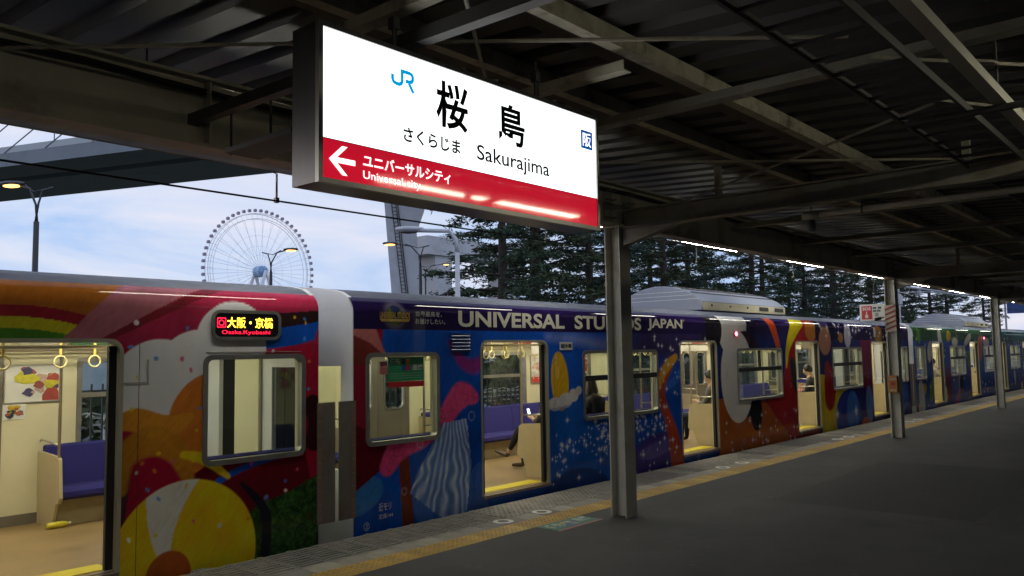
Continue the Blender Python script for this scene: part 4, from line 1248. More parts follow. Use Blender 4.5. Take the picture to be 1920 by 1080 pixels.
led_r = mat('led_red', (0.9, 0.02, 0.05), 0.5, var=0, emit=2.6, ecol=(1.0, 0.010, 0.05))
mauve_l = mat('side_lamp_red', (0.9, 0.05, 0.1), 0.5, var=0, emit=9.0, ecol=(1.0, 0.12, 0.2))
CY0, CY1 = 6.99, 9.60
FLZ = 0.115

def roof_profile():
    pts = []
    for a in range(60, 91, 10): pass
    y0, z0 = TY+RCOR*(1-math.cos(rad(60))), ZCOR+RCOR*math.sin(rad(60))
    half = [(y0, z0), (y0+0.05, z0+0.025), (7.10, 2.485), (7.25, 2.515), (7.5, 2.548), (7.8, 2.575), (8.27, 2.59)]
    return half+[(2*8.27-y, z) for y, z in half[-2::-1]]
RP = roof_profile()

SH = {}
def shared():
    # bench seats: profile in (distance from wall, z), for the far wall
    def bench(L):
        cu = MB(); prof = [(0.02, 0.56), (0.02, 0.40), (0.50, 0.385), (0.55, 0.42), (0.55, 0.47), (0.50, 0.52), (0.16, 0.50)]
        cu.prism([(-p, q) for p, q in prof], 'x', 0, L)
        bk = MB(); pr = [(0.0, 0.50), (0.17, 0.50), (0.10, 0.90), (0.04, 0.92), (0.0, 0.90)]
        n = max(1, int(round(L/0.9)))
        for k in range(n):
            bk.prism([(-p, q) for p, q in pr], 'x', L*k/n+0.004, L*(k+1)/n-0.004)
        bs = MB(); bs.prism([(0, FLZ), (-0.42, FLZ), (-0.46, 0.384), (0, 0.384)], 'x', 0, L)
        return cu.mesh('seat_cushion', seat_m), bk.mesh('seat_back', seat_m), bs.mesh('seat_base', seatbase_m)
    SH['long'] = bench(3.03); SH['short'] = bench(1.45)
    p = MB(); p.prism([(0.0, 0.36), (-0.56, 0.36), (-0.60, 0.42), (-0.56, 0.80), (-0.52, 0.83), (0.0, 0.86)], 'x', 0, 0.035)
    p.prism([(0.0, FLZ), (-0.42, FLZ), (-0.50, 0.359), (0.0, 0.359)], 'x', 0.004, 0.031)
    SH['part'] = p.mesh('partition', part_m)
    p = MB(); p.tube([(0.017, -0.52, 0.80), (0.017, -0.52, 1.90), (0.017, -0.56, 1.98), (0.017, -0.66, 2.02)], 0.016, 8)
    p.tube([(0.017, -0.50, 0.95), (0.017, -0.05, 0.98), (0.017, -0.02, 0.96)], 0.012, 6)
    SH['pole'] = p.mesh('pole', pole_m, True)
    s = MB(); s.box(-0.012, 0.012, -0.004, 0.004, 1.86, 2.0); SH['belt'] = s.mesh('strap_belt', strap_m)
    s = MB(); s.ring((0, 0, 1.795), 0.058, 0.009, 'y', 14, 5); SH['ring'] = s.mesh('strap_ring', ring_m, True)
    s = MB(); s.box(0, 1.25, -0.09, 0.09, 2.185, 2.21); SH['light'] = s.mesh('ceiling_light', ceil_l)
    # windows (local x 0..w)
    def win(w, split):
        f = MB(); o_ = rrect(-0.035, w+0.035, WZ0-0.035, WZ1+0.035, 0.085, 5); i_ = rrect(0.012, w-0.012, WZ0+0.012, WZ1-0.012, 0.05, 5)
        frame_ring(f, i_, o_, TY-0.010, TY+0.06)
        g = MB(); g.prism(rrect(0.008, w-0.008, WZ0+0.008, WZ1-0.008, 0.05, 5), 'y', TY+0.020, TY+0.026)
        bars = None
        if split:
            bars = MB(); zt = 1.40
            bars.box(0.012, w-0.012, TY-0.002, TY+0.05, zt, zt+0.075); bars.box(w/2-0.022, w/2+0.022, TY+0.002, TY+0.045, zt+0.075, WZ1-0.012); bars = bars.mesh('window_bar', black_r)
        return f.mesh('window_frame', frame_m), g.mesh('pane', pane_m), bars
    SH['win_s'] = win(1.0, False); SH['win_l'] = win(1.94, True)
    # open doorway: outer frame, rubber edge of the opened leaf, sill
    f = MB(); o_ = rrect(-0.03, DW+0.03, DZ0-0.001, DZ1+0.03, 0.115, 5, True); i_ = rrect(0.0, DW, DZ0-0.0005, DZ1-0.002, 0.088, 5, True)
    frame_ring(f, i_, o_, TY-0.006, TY+0.10); SH['dframe'] = f.mesh('door_frame', dframe_m)
    f = MB(); f.box(DW-0.075, DW-0.012, TY+0.028, TY+0.068, FLZ+0.01, DZ1-0.03); SH['dedge'] = f.mesh('door_edge_rubber', black_r)
    f = MB(); f.box(0.012, 0.05, TY+0.028, TY+0.068, FLZ+0.01, DZ1-0.03); SH['dedge2'] = f.mesh('door_edge_rubber', black_r)
    f = MB(); f.box(-0.02, DW+0.02, TY-0.025, TY+0.11, DZ0-0.02, DZ0+0.012); SH['sill'] = f.mesh('door_sill', mat('sill_metal', (0.25, 0.21, 0.17), 0.45, metal=0.6, var=0.2))
    f = MB(); f.box(0.0, DW, TY+0.115, TY+0.34, FLZ-0.001, FLZ+0.004); SH['ystrip'] = f.mesh('yellow_step_strip', yellow_m)
    # closed door leaf on the far side
    f = MB(); w = DW/2-0.004
    for a, c, z0, z1 in rect_walls(0, w, FLZ, DZ1, [(0.13, w-0.13, 1.02, 1.76)]): f.box(a, c, 9.58, 9.62, z0, z1)
    f.box(0.02, 0.026, 9.578, 9.58, 0.2, 1.9)
    SH['leaf'] = f.mesh('far_door_leaf', brown_door)
    f = MB(); frame_ring(f, rrect(0.135, w-0.135, 1.025, 1.755, 0.07), rrect(0.11, w-0.11, 1.0, 1.78, 0.095), 9.568, 9.6); SH['leaf_f'] = f.mesh('leaf_window_frame', pole_m)
    f = MB(); f.box(0.12, w-0.12, 9.60, 9.606, 1.01, 1.77); SH['leaf_g'] = f.mesh('pane', pane_m)
    # far window frame and pane
    for key, w in (('s', 1.0), ('l', 1.94)):
        f = MB(); frame_ring(f, rrect(0.02, w-0.02, WZ0+0.02, WZ1-0.02, 0.02, 2), rrect(-0.03, w+0.03, WZ0-0.03, WZ1+0.03, 0.03, 2), 9.585, 9.66)
        f.box(0.02, w-0.02, 9.60, 9.635, 1.40, 1.45)
        SH['fw_'+key] = f.mesh('window_frame', frame_m)
        f = MB(); f.box(0.015, w-0.015, 9.63, 9.636, WZ0+0.015, WZ1-0.015); SH['fp_'+key] = f.mesh('pane', pane_m)
shared()

def build_car(ox, paint, fine, label, straps, x_from=0.0, detail=True):
    """x_from: local x from which the interior is built"""
    car = empty('train_car', (ox, 8.27, -1.0), label, 'train car', 'cars of the painted train')
    w = lambda x: x+ox
    body = put('body_side', side_mesh(ox, paint, fine), None, car, (ox, 0, 0))
    P = lambda name, me, x=0, y=0, z=0, rz=0, par=None: put(name, me, None, par or car, (w(x), y, z), rz)
    # far body side
    b = MB()
    for a, c, z0, z1 in rect_walls(0, CLEN, ZB, 2.42, [(q, r, s, t) for q, r, s, t in HOLES[4:]]+[(d, d+DW, FLZ, DZ1) for d in DOORS]):
        b.box(w(a), w(c), 9.64, 9.67, z0, z1)
    b.build('far_side', mat('far_side_blue', (0.02, 0.06, 0.25), 0.4, var=0.1), car)
    # linings
    b = MB()
    for a, c, z0, z1 in rect_walls(0.03, CLEN-0.03, FLZ, 2.22, [(q-0.0, r+0.0, s if k > 3 else FLZ, t) for k, (q, r, s, t) in enumerate(HOLES)]):
        b.box(w(a), w(c), 6.95, CY0, z0, z1)
    b.build('near_lining', cream, car)
    b = MB()
    for a, c, z0, z1 in rect_walls(0.03, CLEN-0.03, FLZ, 2.22, [(q, r, s, t) for q, r, s, t in HOLES[4:]]+[(d, d+DW, FLZ, DZ1) for d in DOORS]):
        b.box(w(a), w(c), CY1, 9.638, z0, z1)
    b.build('far_lining', cream, car)
    b = MB(); b.box(w(0.0), w(CLEN), TY+0.03, 9.64, FLZ-0.05, FLZ-0.002); b.build('floor', floor_m, car)
    b = MB(); b.prism([(CY0-0.05, 2.10), (7.2, 2.20), (7.7, 2.222), (8.9, 2.222), (9.4, 2.20), (CY1+0.04, 2.10), (CY1+0.04, 2.24), (CY0-0.05, 2.24)], 'x', w(0.03), w(CLEN-0.03)); b.build('ceiling', ceil_m, car)
    b = MB(); b.prism(RP+[(9.55, 2.30), (6.99, 2.30)], 'x', w(0.0), w(CLEN)); smooth_by_angle(b.build('roof', roof_m, car), 30)
    b = MB(); b.box(w(0.2), w(CLEN-0.2), 7.0, 9.5, -0.75, ZB-0.01); b.box(w(0.0), w(CLEN), TY+0.02, 9.64, ZB+0.0, FLZ-0.055); b.build('underframe', under_m, car)
    # ends, with a window beside the gangway
    for e in (0, 1):
        xa = 0.0 if e == 0 else CLEN-0.05
        b = MB()
        hole = [(7.08, 7.62, 0.62, 1.70), (7.86, 8.68, FLZ, 1.92), (8.92, 9.46, 0.62, 1.70)]
        for a, c, z0, z1 in rect_walls(TY+0.008, 9.66, ZB, 2.30, hole): b.box(w(xa)-0.004+e*0.008, w(xa)+0.046+e*0.008, a, c, z0, z1)
        b.prism([(TY+0.012, 2.3005), (9.65, 2.3005)]+[(y, z+0.004) for y, z in RP[::-1]], 'x', w(xa)-0.006+e*0.012, w(xa)+0.046+e*0.012)
        ew = b.build('end_wall', end_m, car)
        for ya, yb in ((7.08, 7.62), (8.92, 9.46)):
            b = MB(); b.box(w(xa)+0.018, w(xa)+0.024, ya+0.001, yb-0.001, 0.621, 1.699); b.build('pane', pane_m, ew)
        xg = w(-0.21) if e == 0 else w(CLEN+0.008)
        b = MB()
        for q0, q1 in ((7.78, 7.86), (8.68, 8.76)): b.box(xg, xg+0.2, q0, q1, FLZ-0.1, 2.0)
        b.box(xg, xg+0.2, 7.78, 8.76, 2.001, 2.08); b.build('gangway_bellows', black_r, car)
        xd = w(0.062) if e == 0 else w(CLEN-0.092)
        b = MB(); b.box(xd, xd+0.03, 7.80, 8.27, FLZ+0.004, 1.95); b.build('gangway_door', cream, car)
        # gap guard sheets with rivets
        gx0 = w(-0.195) if e == 0 else w(CLEN-0.02)
        b = MB(); b.box(gx0, gx0+0.215, TY-0.012, TY-0.004, 0.16, 1.345); gg = b.build('gap_guard', guard_m, car)
        es = gx0+0.16 if e == 0 else gx0+0.005
        b = MB(); b.box(es, es+0.05, TY-0.0165, TY-0.0125, 0.17, 1.335); b.build('edge_strip', guard_r, gg)
        b = MB()
        for k in range(9):
            for q in (0.012, 0.038):
                b.box(es+q-0.004, es+q+0.004, TY-0.0195, TY-0.0167, 0.21+k*0.135, 0.218+k*0.135)
        o = b.build('rivets', mat('rivet_steel', (0.4, 0.38, 0.33), 0.35, metal=0.8, var=0.1), gg); o['kind'] = 'stuff'
    # panel seams and hatches on the near side
    b = MB()
    for xs_ in [d-0.16 for d in DOORS]+[d+DW+0.16 for d in DOORS]:
        if xs_ > x_from: b.box(w(xs_)-0.002, w(xs_)+0.002, TY-0.0012, TY-0.0003, ZB+0.02, 2.05)
    o = b.build('panel_seams', mat('seam_dark', (0.02, 0.02, 0.025), 0.5, var=0.1), car); o['kind'] = 'stuff'
    for d in DOORS:
        if d < x_from-1.3: continue
        b = MB(); b.box(w(d)-0.62, w(d)-0.36, TY-0.003, TY-0.0005, -0.24, -0.06); b.build('access_hatch', mat('hatch_dark', (0.03, 0.03, 0.06), 0.4, var=0.15), car)
    # doorways
    for d in DOORS:
        if d+DW < x_from: continue
        for n_, k in (('door_frame', 'dframe'), ('door_edge_rubber', 'dedge'), ('door_edge_rubber', 'dedge2'), ('door_sill', 'sill'), ('yellow_step_strip', 'ystrip')):
            P(n_, SH[k], d)
    for d in DOORS:
        if d+DW+2.5 < x_from: continue
        for s in (0, 1):
            lf = P('far_door_leaf', SH['leaf'], d+0.002+s*DW/2)
            P('leaf_window_frame', SH['leaf_f'], d+0.002+s*DW/2, par=lf); P('pane', SH['leaf_g'], d+0.002+s*DW/2, par=lf)
    # windows
    for k, (a, c) in enumerate(WINS):
        if c < x_from: continue
        f, g, bars = SH['win_s' if c-a < 1.5 else 'win_l']
        wn = P('window_frame', f, a)
        P('pane', g, a, par=wn)
        if bars: P('window_bar', bars, a, par=wn)
    for k, (a, c) in enumerate(WINS):
        if c+3 < x_from: continue
        key = 's' if c-a < 1.5 else 'l'
        fw = P('far_window_frame', SH['fw_'+key], a); P('pane', SH['fp_'+key], a, par=fw)
    # benches, partitions and poles on both sides
    bays = [(0.10, 1.55, 'short', (0, 1))]+[(DOORS[k]+DW+0.25, 3.03, 'long', (1, 1)) for k in range(3)]+[(CLEN-1.55, CLEN-0.10, 'short', (1, 0))]
    for a, L, key, ends in bays:
        if key == 'short': L = 1.45
        if a+L+2 < x_from: continue
        for side in (0, 1):
            for n_, me in zip(('seat_cushion', 'seat_back', 'seat_base'), SH[key]):
                if side == 0: P(n_, me, a, CY1-0.001)
                else: P(n_, me, a+L, CY0+0.001, 0, math.pi)
            for e in (0, 1):
                if not ends[e]: continue
                xp = a-0.045 if e == 0 else a+L+0.01
                if side == 0:
                    P('partition', SH['part'], xp, CY1-0.001); P('pole', SH['pole'], xp, CY1-0.001)
                else:
                    P('partition', SH['part'], xp+0.035, CY0+0.001, 0, math.pi); P('pole', SH['pole'], xp+0.035, CY0+0.001, 0, math.pi)
    # ceiling lights, strap rails, straps, luggage racks
    x = 0.4
    while x < CLEN-1.4:
        if x+1.3 > x_from-1:
            for y in (7.85, 8.69): P('ceiling_light', SH['light'], x, y)
        x += 1.56
    for y in (7.68, 8.9):
        b = MB(); b.tube([(w(max(0.4, x_from-1)), y, 2.0), (w(CLEN-0.4), y, 2.0)], 0.013, 8)
        b.build('strap_rail', pole_m, car)
    for y, x0, n in straps:
        for k in range(n):
            s = P('strap_belt', SH['belt'], x0+0.36*k+0.03*math.sin(k*5.1), y)
            P('strap_ring', SH['ring'], x0+0.36*k+0.03*math.sin(k*5.1), y, par=s)
    for yy, sg in ((CY1, -1), (CY0, 1)):
        b = MB()
        for q, z in ((0.10, 1.92), (0.19, 1.915), (0.28, 1.91), (0.36, 1.925)): b.tube([(w(max(0.3, x_from-1)), yy+sg*q, z), (w(CLEN-0.3), yy+sg*q, z)], 0.009, 6)
        o = b.build('luggage_rack', pole_m, car); o['kind'] = 'stuff'
    # kick strip, advert cards above the far windows and hanging adverts
    b = MB()
    for a, c, z0, z1 in rect_walls(0.05, CLEN-0.05, FLZ, FLZ+0.11, [(d, d+DW, FLZ, 3) for d in DOORS]):
        b.box(w(a), w(c), CY1-0.008, CY1-0.0015, z0, z1)
    b.build('kick_strip', mat('kick_strip_grey', (0.16, 0.14, 0.11), 0.5, var=0.1), car)
    if detail:
        r = random.Random(int(ox*10)); x = 0.4; k = 0
        while x < CLEN-0.9:
            if x > x_from-0.5:
                c1 = [(0.6, 0.58, 0.5), (0.1, 0.2, 0.4), (0.5, 0.1, 0.08), (0.55, 0.45, 0.08), (0.12, 0.3, 0.16), (0.45, 0.2, 0.3)][r.randrange(6)]
                b = MB(); b.prism([(CY1-0.05, 1.955), (CY1-0.046, 1.95), (CY1-0.20, 2.165), (CY1-0.204, 2.17)], 'x', w(x), w(x+0.48)); cd = b.build('advert_card', mat('advert_%d' % int(c1[0]*100), c1, 0.5, var=0.25, scale=14), car)
            x += 0.52 if r.random() < 0.8 else 1.05
        for x in [d+0.62 for d in DOORS]+[d+3.0 for d in DOORS[:3]]:
            if x < x_from-0.2: continue
            b = MB(); b.box(w(x)-0.003, w(x)+0.003, 7.95, 8.58, 1.80, 2.17); hc = b.build('hanging_advert', mat('advert_paper', (0.62, 0.6, 0.52), 0.6, var=0.15, scale=6), car)
            b = MB(); b.box(w(x)-0.0045, w(x)-0.0032, 8.0, 8.3, 1.95, 2.13); b.build('print_patch', mat('advert_print_%d' % (int(x) % 3), [(0.4, 0.06, 0.05), (0.05, 0.12, 0.35), (0.5, 0.36, 0.04)][int(x) % 3], 0.6, var=0.3, scale=20), hc)
    return car, P, w

V = 0
car1, P1, w1 = build_car(4.95-CLEN, paint1, ([(0, 15.4, 0.2), (15.4, CLEN, 0.0088)], 0.0088), 'nearest train car painted red with a rainbow, cut by the left edge of the picture', [(8.9, 17.83, 4), (7.68, 16.6, 2)], 15.5)
car2, P2, w2 = build_car(5.385, paint2, ([(0, 9, 0.0125), (9, CLEN, 0.02)], 0.0115), 'middle train car painted blue with large cream lettering along the top', [(8.9, 2.2, 12), (7.68, 1.8, 6), (8.9, 7.8, 9), (7.68, 6.7, 4), (8.9, 13.0, 6), (7.68, 11.6, 3)])
car3, P3, w3 = build_car(25.32, paint3, ([(0, CLEN, 0.05)], 0.04), 'far train car with a green upper band, nearest the right edge of the picture', [(8.9, 3.4, 4)])

# ---- details on the red car
b = MB(); x0 = 3.83; b.prism(rrect(3.825, 4.485, 1.99, 2.215, 0.05), 'y', TY-0.012, TY+0.002); disp = b.build('destination_display', led_p, car1)
b = MB(); frame_ring(b, rrect(3.83, 4.48, 1.995, 2.21, 0.05), rrect(3.80, 4.51, 1.965, 2.24, 0.08), TY-0.016, TY+0.002); b.build('display_frame', frame_m, disp)
LYD = TY-0.0135
lettering('lettering', '大阪・京橋', 3.945, 4.42, 2.075, 2.175, LYD, led_y, disp, 0.015)
lettering('lettering', 'Osaka.Kyobashi', 3.895, 4.39, 2.01, 2.055, LYD, led_r, disp, 0.0)
b = MB()
frame_ring(b, rrect(3.856, 3.926, 2.085, 2.160, 0.004, 1), rrect(3.848, 3.934, 2.077, 2.168, 0.006, 1), LYD, LYD+0.001)
o = b.build('line_symbol', led_r, disp)
b = MB(); b.ring((3.891, LYD, 2.120), 0.024, 0.004, 'y', 14, 4); b.build('line_symbol', led_r, disp)
b = MB(); b.box(3.00, 3.24, TY-0.003, TY-0.0005, 1.60, 1.615); b.box(3.225, 3.24, TY-0.003, TY-0.0005, 1.615, 1.80); b.build('panel_seam', mat('seam_grey', (0.45, 0.42, 0.38), 0.5, var=0.1), car1)
b = MB(); b.box(3.755, 4.74, TY-0.0035, TY-0.0005, 1.853, 1.858); b.build('panel_seam', MATS['seam_grey'], car1)
# ---- details on the blue car
for s, a, c in (('UNIVERSAL', 6.925, 8.985), ('STUDIOS', 9.215, 10.93), ('JAPAN', 11.12, 12.20)):
    lettering('lettering', s, a, c, 2.128, 2.322, TY-0.003, letter_c, car2, 0.03)
lettering('lettering', '®', 12.22, 12.27, 2.28, 2.325, TY-0.003, letter_c, car2)
lettering('lettering', '世界最高を、', 6.245, 6.66, 2.235, 2.295, TY-0.003, print_w, car2, 0.005)
lettering('lettering', 'お届けしたい。', 6.245, 6.71, 2.15, 2.21, TY-0.003, print_w, car2, 0.005)
b = MB(); b.prism([(5.735, 2.195), (5.76, 2.17), (6.14, 2.17), (6.165, 2.195), (6.165, 2.20), (5.735, 2.20)], 'y', TY-0.004, TY-0.001); b.build('emblem_band', gold, car2)
lettering('lettering', 'UNIVERSAL STUDIOS', 5.735, 6.165, 2.205, 2.275, TY-0.004, gold, car2, 0.02)
lettering('lettering', 'JAPAN', 5.87, 6.03, 2.172, 2.194, TY-0.0055, letter_c, car2, 0.01)
lettering('lettering', '近モリ', 5.71, 5.88, 0.17, 0.255, TY-0.003, print_w, car2, 0.01)
lettering('lettering', '定員144', 5.71, 5.905, 0.09, 0.14, TY-0.003, print_w, car2, 0.005)
lettering('lettering', '②', 5.51, 5.585, 0.0, 0.085, TY-0.003, print_w, car2, 0.005)
lettering('lettering', '弱冷車', 8.885, 9.125, 1.865, 1.925, TY-0.008, ink, car2, 0.02)
b = MB(); b.box(8.865, 9.15, TY-0.0065, TY-0.001, 1.84, 1.95); b.build('notice_plate', mat('plate_white', (0.6, 0.6, 0.55), 0.4, var=0.05), car2)
b = MB(); b.box(6.80, 7.12, TY-0.012, TY-0.001, 1.83, 1.838); b.box(6.80, 7.12, TY-0.012, TY-0.001, 2.042, 2.05)
lv = b.build('louvre', mat('louvre_blue', (0.010, 0.05, 0.20), 0.4, var=0.1), car2)
for k in range(5):
    z = 1.845+k*0.04
    b = MB(); b.prism([(TY-0.001, z), (TY-0.016, z+0.004), (TY-0.016, z+0.012), (TY-0.001, z+0.03)], 'x', 6.805, 7.115); b.build('louvre_slat', MATS['louvre_blue'], lv)
for car, x in ((car2, 14.10), (car3, 35.84-1.7)):
    b = MB(); b.tube([(x, TY+0.002, 2.10), (x, TY-0.03, 2.10)], 0.05, 12); sl = b.build('side_lamp', black_r, car)
    b = MB(); b.tube([(x, TY-0.028, 2.10), (x, TY-0.045, 2.10)], 0.038, 12); b.build('lens', mauve_l, sl)
# priority seat notice on the first window, other window stickers
gq = mat('notice_green', (0.02, 0.30, 0.13), 0.4, var=0.08); rq = mat('notice_red', (0.5, 0.02, 0.025), 0.4, var=0.08); wq = mat('notice_white', (0.7, 0.7, 0.66), 0.4, var=0.05)
nt_ = MB().box(5.86, 6.38, TY+0.0125, TY+0.0145, 1.52, 1.785).build('priority_notice', gq, car2)
b = MB(); b.box(5.86, 6.38, TY+0.0125, TY+0.0145, 1.455, 1.518); b.build('red_strip', rq, nt_)
lettering('lettering', '優先', 5.885, 6.03, 1.705, 1.77, TY+0.0115, wq, nt_, 0.02)
lettering('lettering', '座席', 6.21, 6.365, 1.635, 1.70, TY+0.0115, wq, nt_, 0.02)
for x, z, c in ((6.08, 1.735, (0.04, 0.05, 0.06)), (6.145, 1.735, (0.5, 0.25, 0.02)), (6.08, 1.665, (0.02, 0.06, 0.3)), (6.145, 1.665, (0.35, 0.02, 0.05))):
    b = MB(); b.box(x-0.028, x+0.028, TY+0.0105, TY+0.0122, z-0.03, z+0.03); b.build('pictogram', mat('notice_pict_%g_%g' % (x, z), c, 0.4, var=0.05), nt_)
for k, z in enumerate((1.60, 1.575, 1.55)):
    b = MB(); b.box(5.88, 6.36, TY+0.0112, TY+0.0122, z, z+0.008); b.build('text_line', mat('notice_line', (0.2, 0.45, 0.3), 0.5, var=0.1), nt_)
pk = MB().box(5.745, 5.845, TY+0.0125, TY+0.0145, 1.60, 1.74).build('sticker', mat('sticker_pinkish', (0.5, 0.16, 0.16), 0.5, var=0.1), car2)
# gauge of wall posters inside (abstract prints)
def poster(car, x0, x1, z0, z1, cols, frame=True):
    y = CY1-0.006
    fr = MB().box(x0, x1, y-0.004, y, z0, z1).build('poster', wq, car)
    r = random.Random(int(x0*100))
    for k in range(15):
        cx, cz = r.uniform(x0+0.05, x1-0.05), r.uniform(z0+0.04, z1-0.04); s = r.uniform(0.3, 1.0)*(x1-x0)*0.36*(1.15-k*0.055)
        b = MB(); n = 9
        prof = [(min(max(cx+s*r.uniform(0.5, 1.0)*math.cos(2*math.pi*i/n), x0+0.01), x1-0.01), min(max(cz+0.7*s*r.uniform(0.5, 1)*math.sin(2*math.pi*i/n), z0+0.01), z1-0.01)) for i in range(n)]
        b.prism(prof, 'y', y-0.0055-0.0006*k, y-0.0041-0.0006*k)
        c = cols[k % len(cols)]
        b.build('print_patch', mat('poster_%02x%02x%02x' % tuple(int(255*q) for q in c), c, 0.5, var=0.2, scale=30), fr)
    if frame:
        b = MB(); frame_ring(b, rrect(x0, x1, z0, z1, 0.004, 1), rrect(x0-0.014, x1+0.014, z0-0.014, z1+0.014, 0.006, 1), y-0.012, y); b.build('poster_frame', pole_m, fr)
    return fr
poster(car1, 3.02, 3.55, 1.38, 1.765, ((0.36, 0.06, 0.05), (0.30, 0.08, 0.08), (0.55, 0.5, 0.04), (0.06, 0.05, 0.14), (0.5, 0.35, 0.3)))
poster(car1, 3.005, 3.225, 1.205, 1.365, ((0.5, 0.36, 0.03), (0.03, 0.03, 0.05), (0.35, 0.1, 0.06)), False)
o = poster(car2, 11.52, 11.95, 1.27, 1.76, ((0.6, 0.35, 0.25), (0.6, 0.5, 0.4), (0.55, 0.52, 0.45)))
b = MB(); b.box(11.53, 11.94, CY1-0.019, CY1-0.0165, 1.28, 1.38); b.build('red_strip', mat('poster_red', (0.5, 0.04, 0.03), 0.5, var=0.1), o)
lettering('lettering', '0°', 11.74, 11.86, 1.48, 1.58, CY1-0.0165, ink, o, 0.01)
for x, c in ((13.0-0.30, ((0.05, 0.18, 0.22), (0.06, 0.2, 0.25))), (13.0+0.05, ((0.45, 0.06, 0.04), (0.5, 0.08, 0.05)))):
    poster(car2, x, x+0.3, 1.42, 1.80, c)
# drinks bottle lying on the floor by the seat end
bt = empty('drink_bottle', (3.33, 9.14, FLZ), 'small yellow drink bottle lying on the floor by the seat of the red car', 'bottle')
b = MB(); b.tube([(3.28, 9.10, FLZ+0.034), (3.30, 9.10, FLZ+0.034), (3.43, 9.10, FLZ+0.034), (3.46, 9.10, FLZ+0.034), (3.49, 9.10, FLZ+0.034)], [0.026, 0.033, 0.033, 0.025, 0.012], 12); b.build('body', mat('bottle_yellow', (0.6, 0.52, 0.04), 0.3, var=0.2, scale=30), bt, True)
b = MB(); b.tube([(3.49, 9.10, FLZ+0.034), (3.51, 9.10, FLZ+0.034)], 0.014, 10); b.build('cap', wq, bt)
# ---- roof air conditioners
def aircon(car, x0, L):
    b = MB(); y0, y1 = 7.34, 9.20
    prof = [(y0, 2.72)]
    for k in range(1, 12):
        t = k/12; y = y0+(y1-y0)*t
        prof.append((y, 2.72+0.33*math.sin(math.pi*t)**0.75))
    prof.append((y1, 2.72)); prof += [(y1, 2.55), (y0, 2.55)]
    b.prism(prof, 'x', x0, x0+L); o = b.build('air_conditioner', ac_m, car); bevel(o, 0.02, 2, 60)
    b = MB(); b.box(x0+0.02, x0+L-0.02, y0-0.012, y0-0.002, 2.56, 2.705); b.build('skirt', ac_c, o)
    for k in range(5):
        xx = x0+0.35+k*(L-0.7)/4
        b = MB(); wd = 0.03 if k < 3 else 0.22
        b.box(xx-wd, xx+wd, y0-0.018, y0-0.0125, 2.63 if k < 3 else 2.60, 2.67 if k < 3 else 2.68); b.build('skirt_vent', black_r, o)
    for k in range(3):
        yy = y0+0.28+0.2*k; zz = 2.72+0.33*math.sin(math.pi*(yy-y0)/(y1-y0))**0.75
        b = MB(); b.box(x0+0.1, x0+L-0.1, yy-0.02, yy+0.02, zz-0.01, zz+0.012); b.build('roof_slot', mat('slot_dark', (0.08, 0.08, 0.09), 0.5, var=0.1), o)
        b = MB(); b.box(x0-0.004, x0-0.001, y0+0.05+0.16*k, y1-0.05-0.16*k, 2.77+0.075*k, 2.777+0.075*k); b.build('end_trim', wq, o)
aircon(car2, 13.8, 3.75); aircon(car3, 33.75, 3.75)
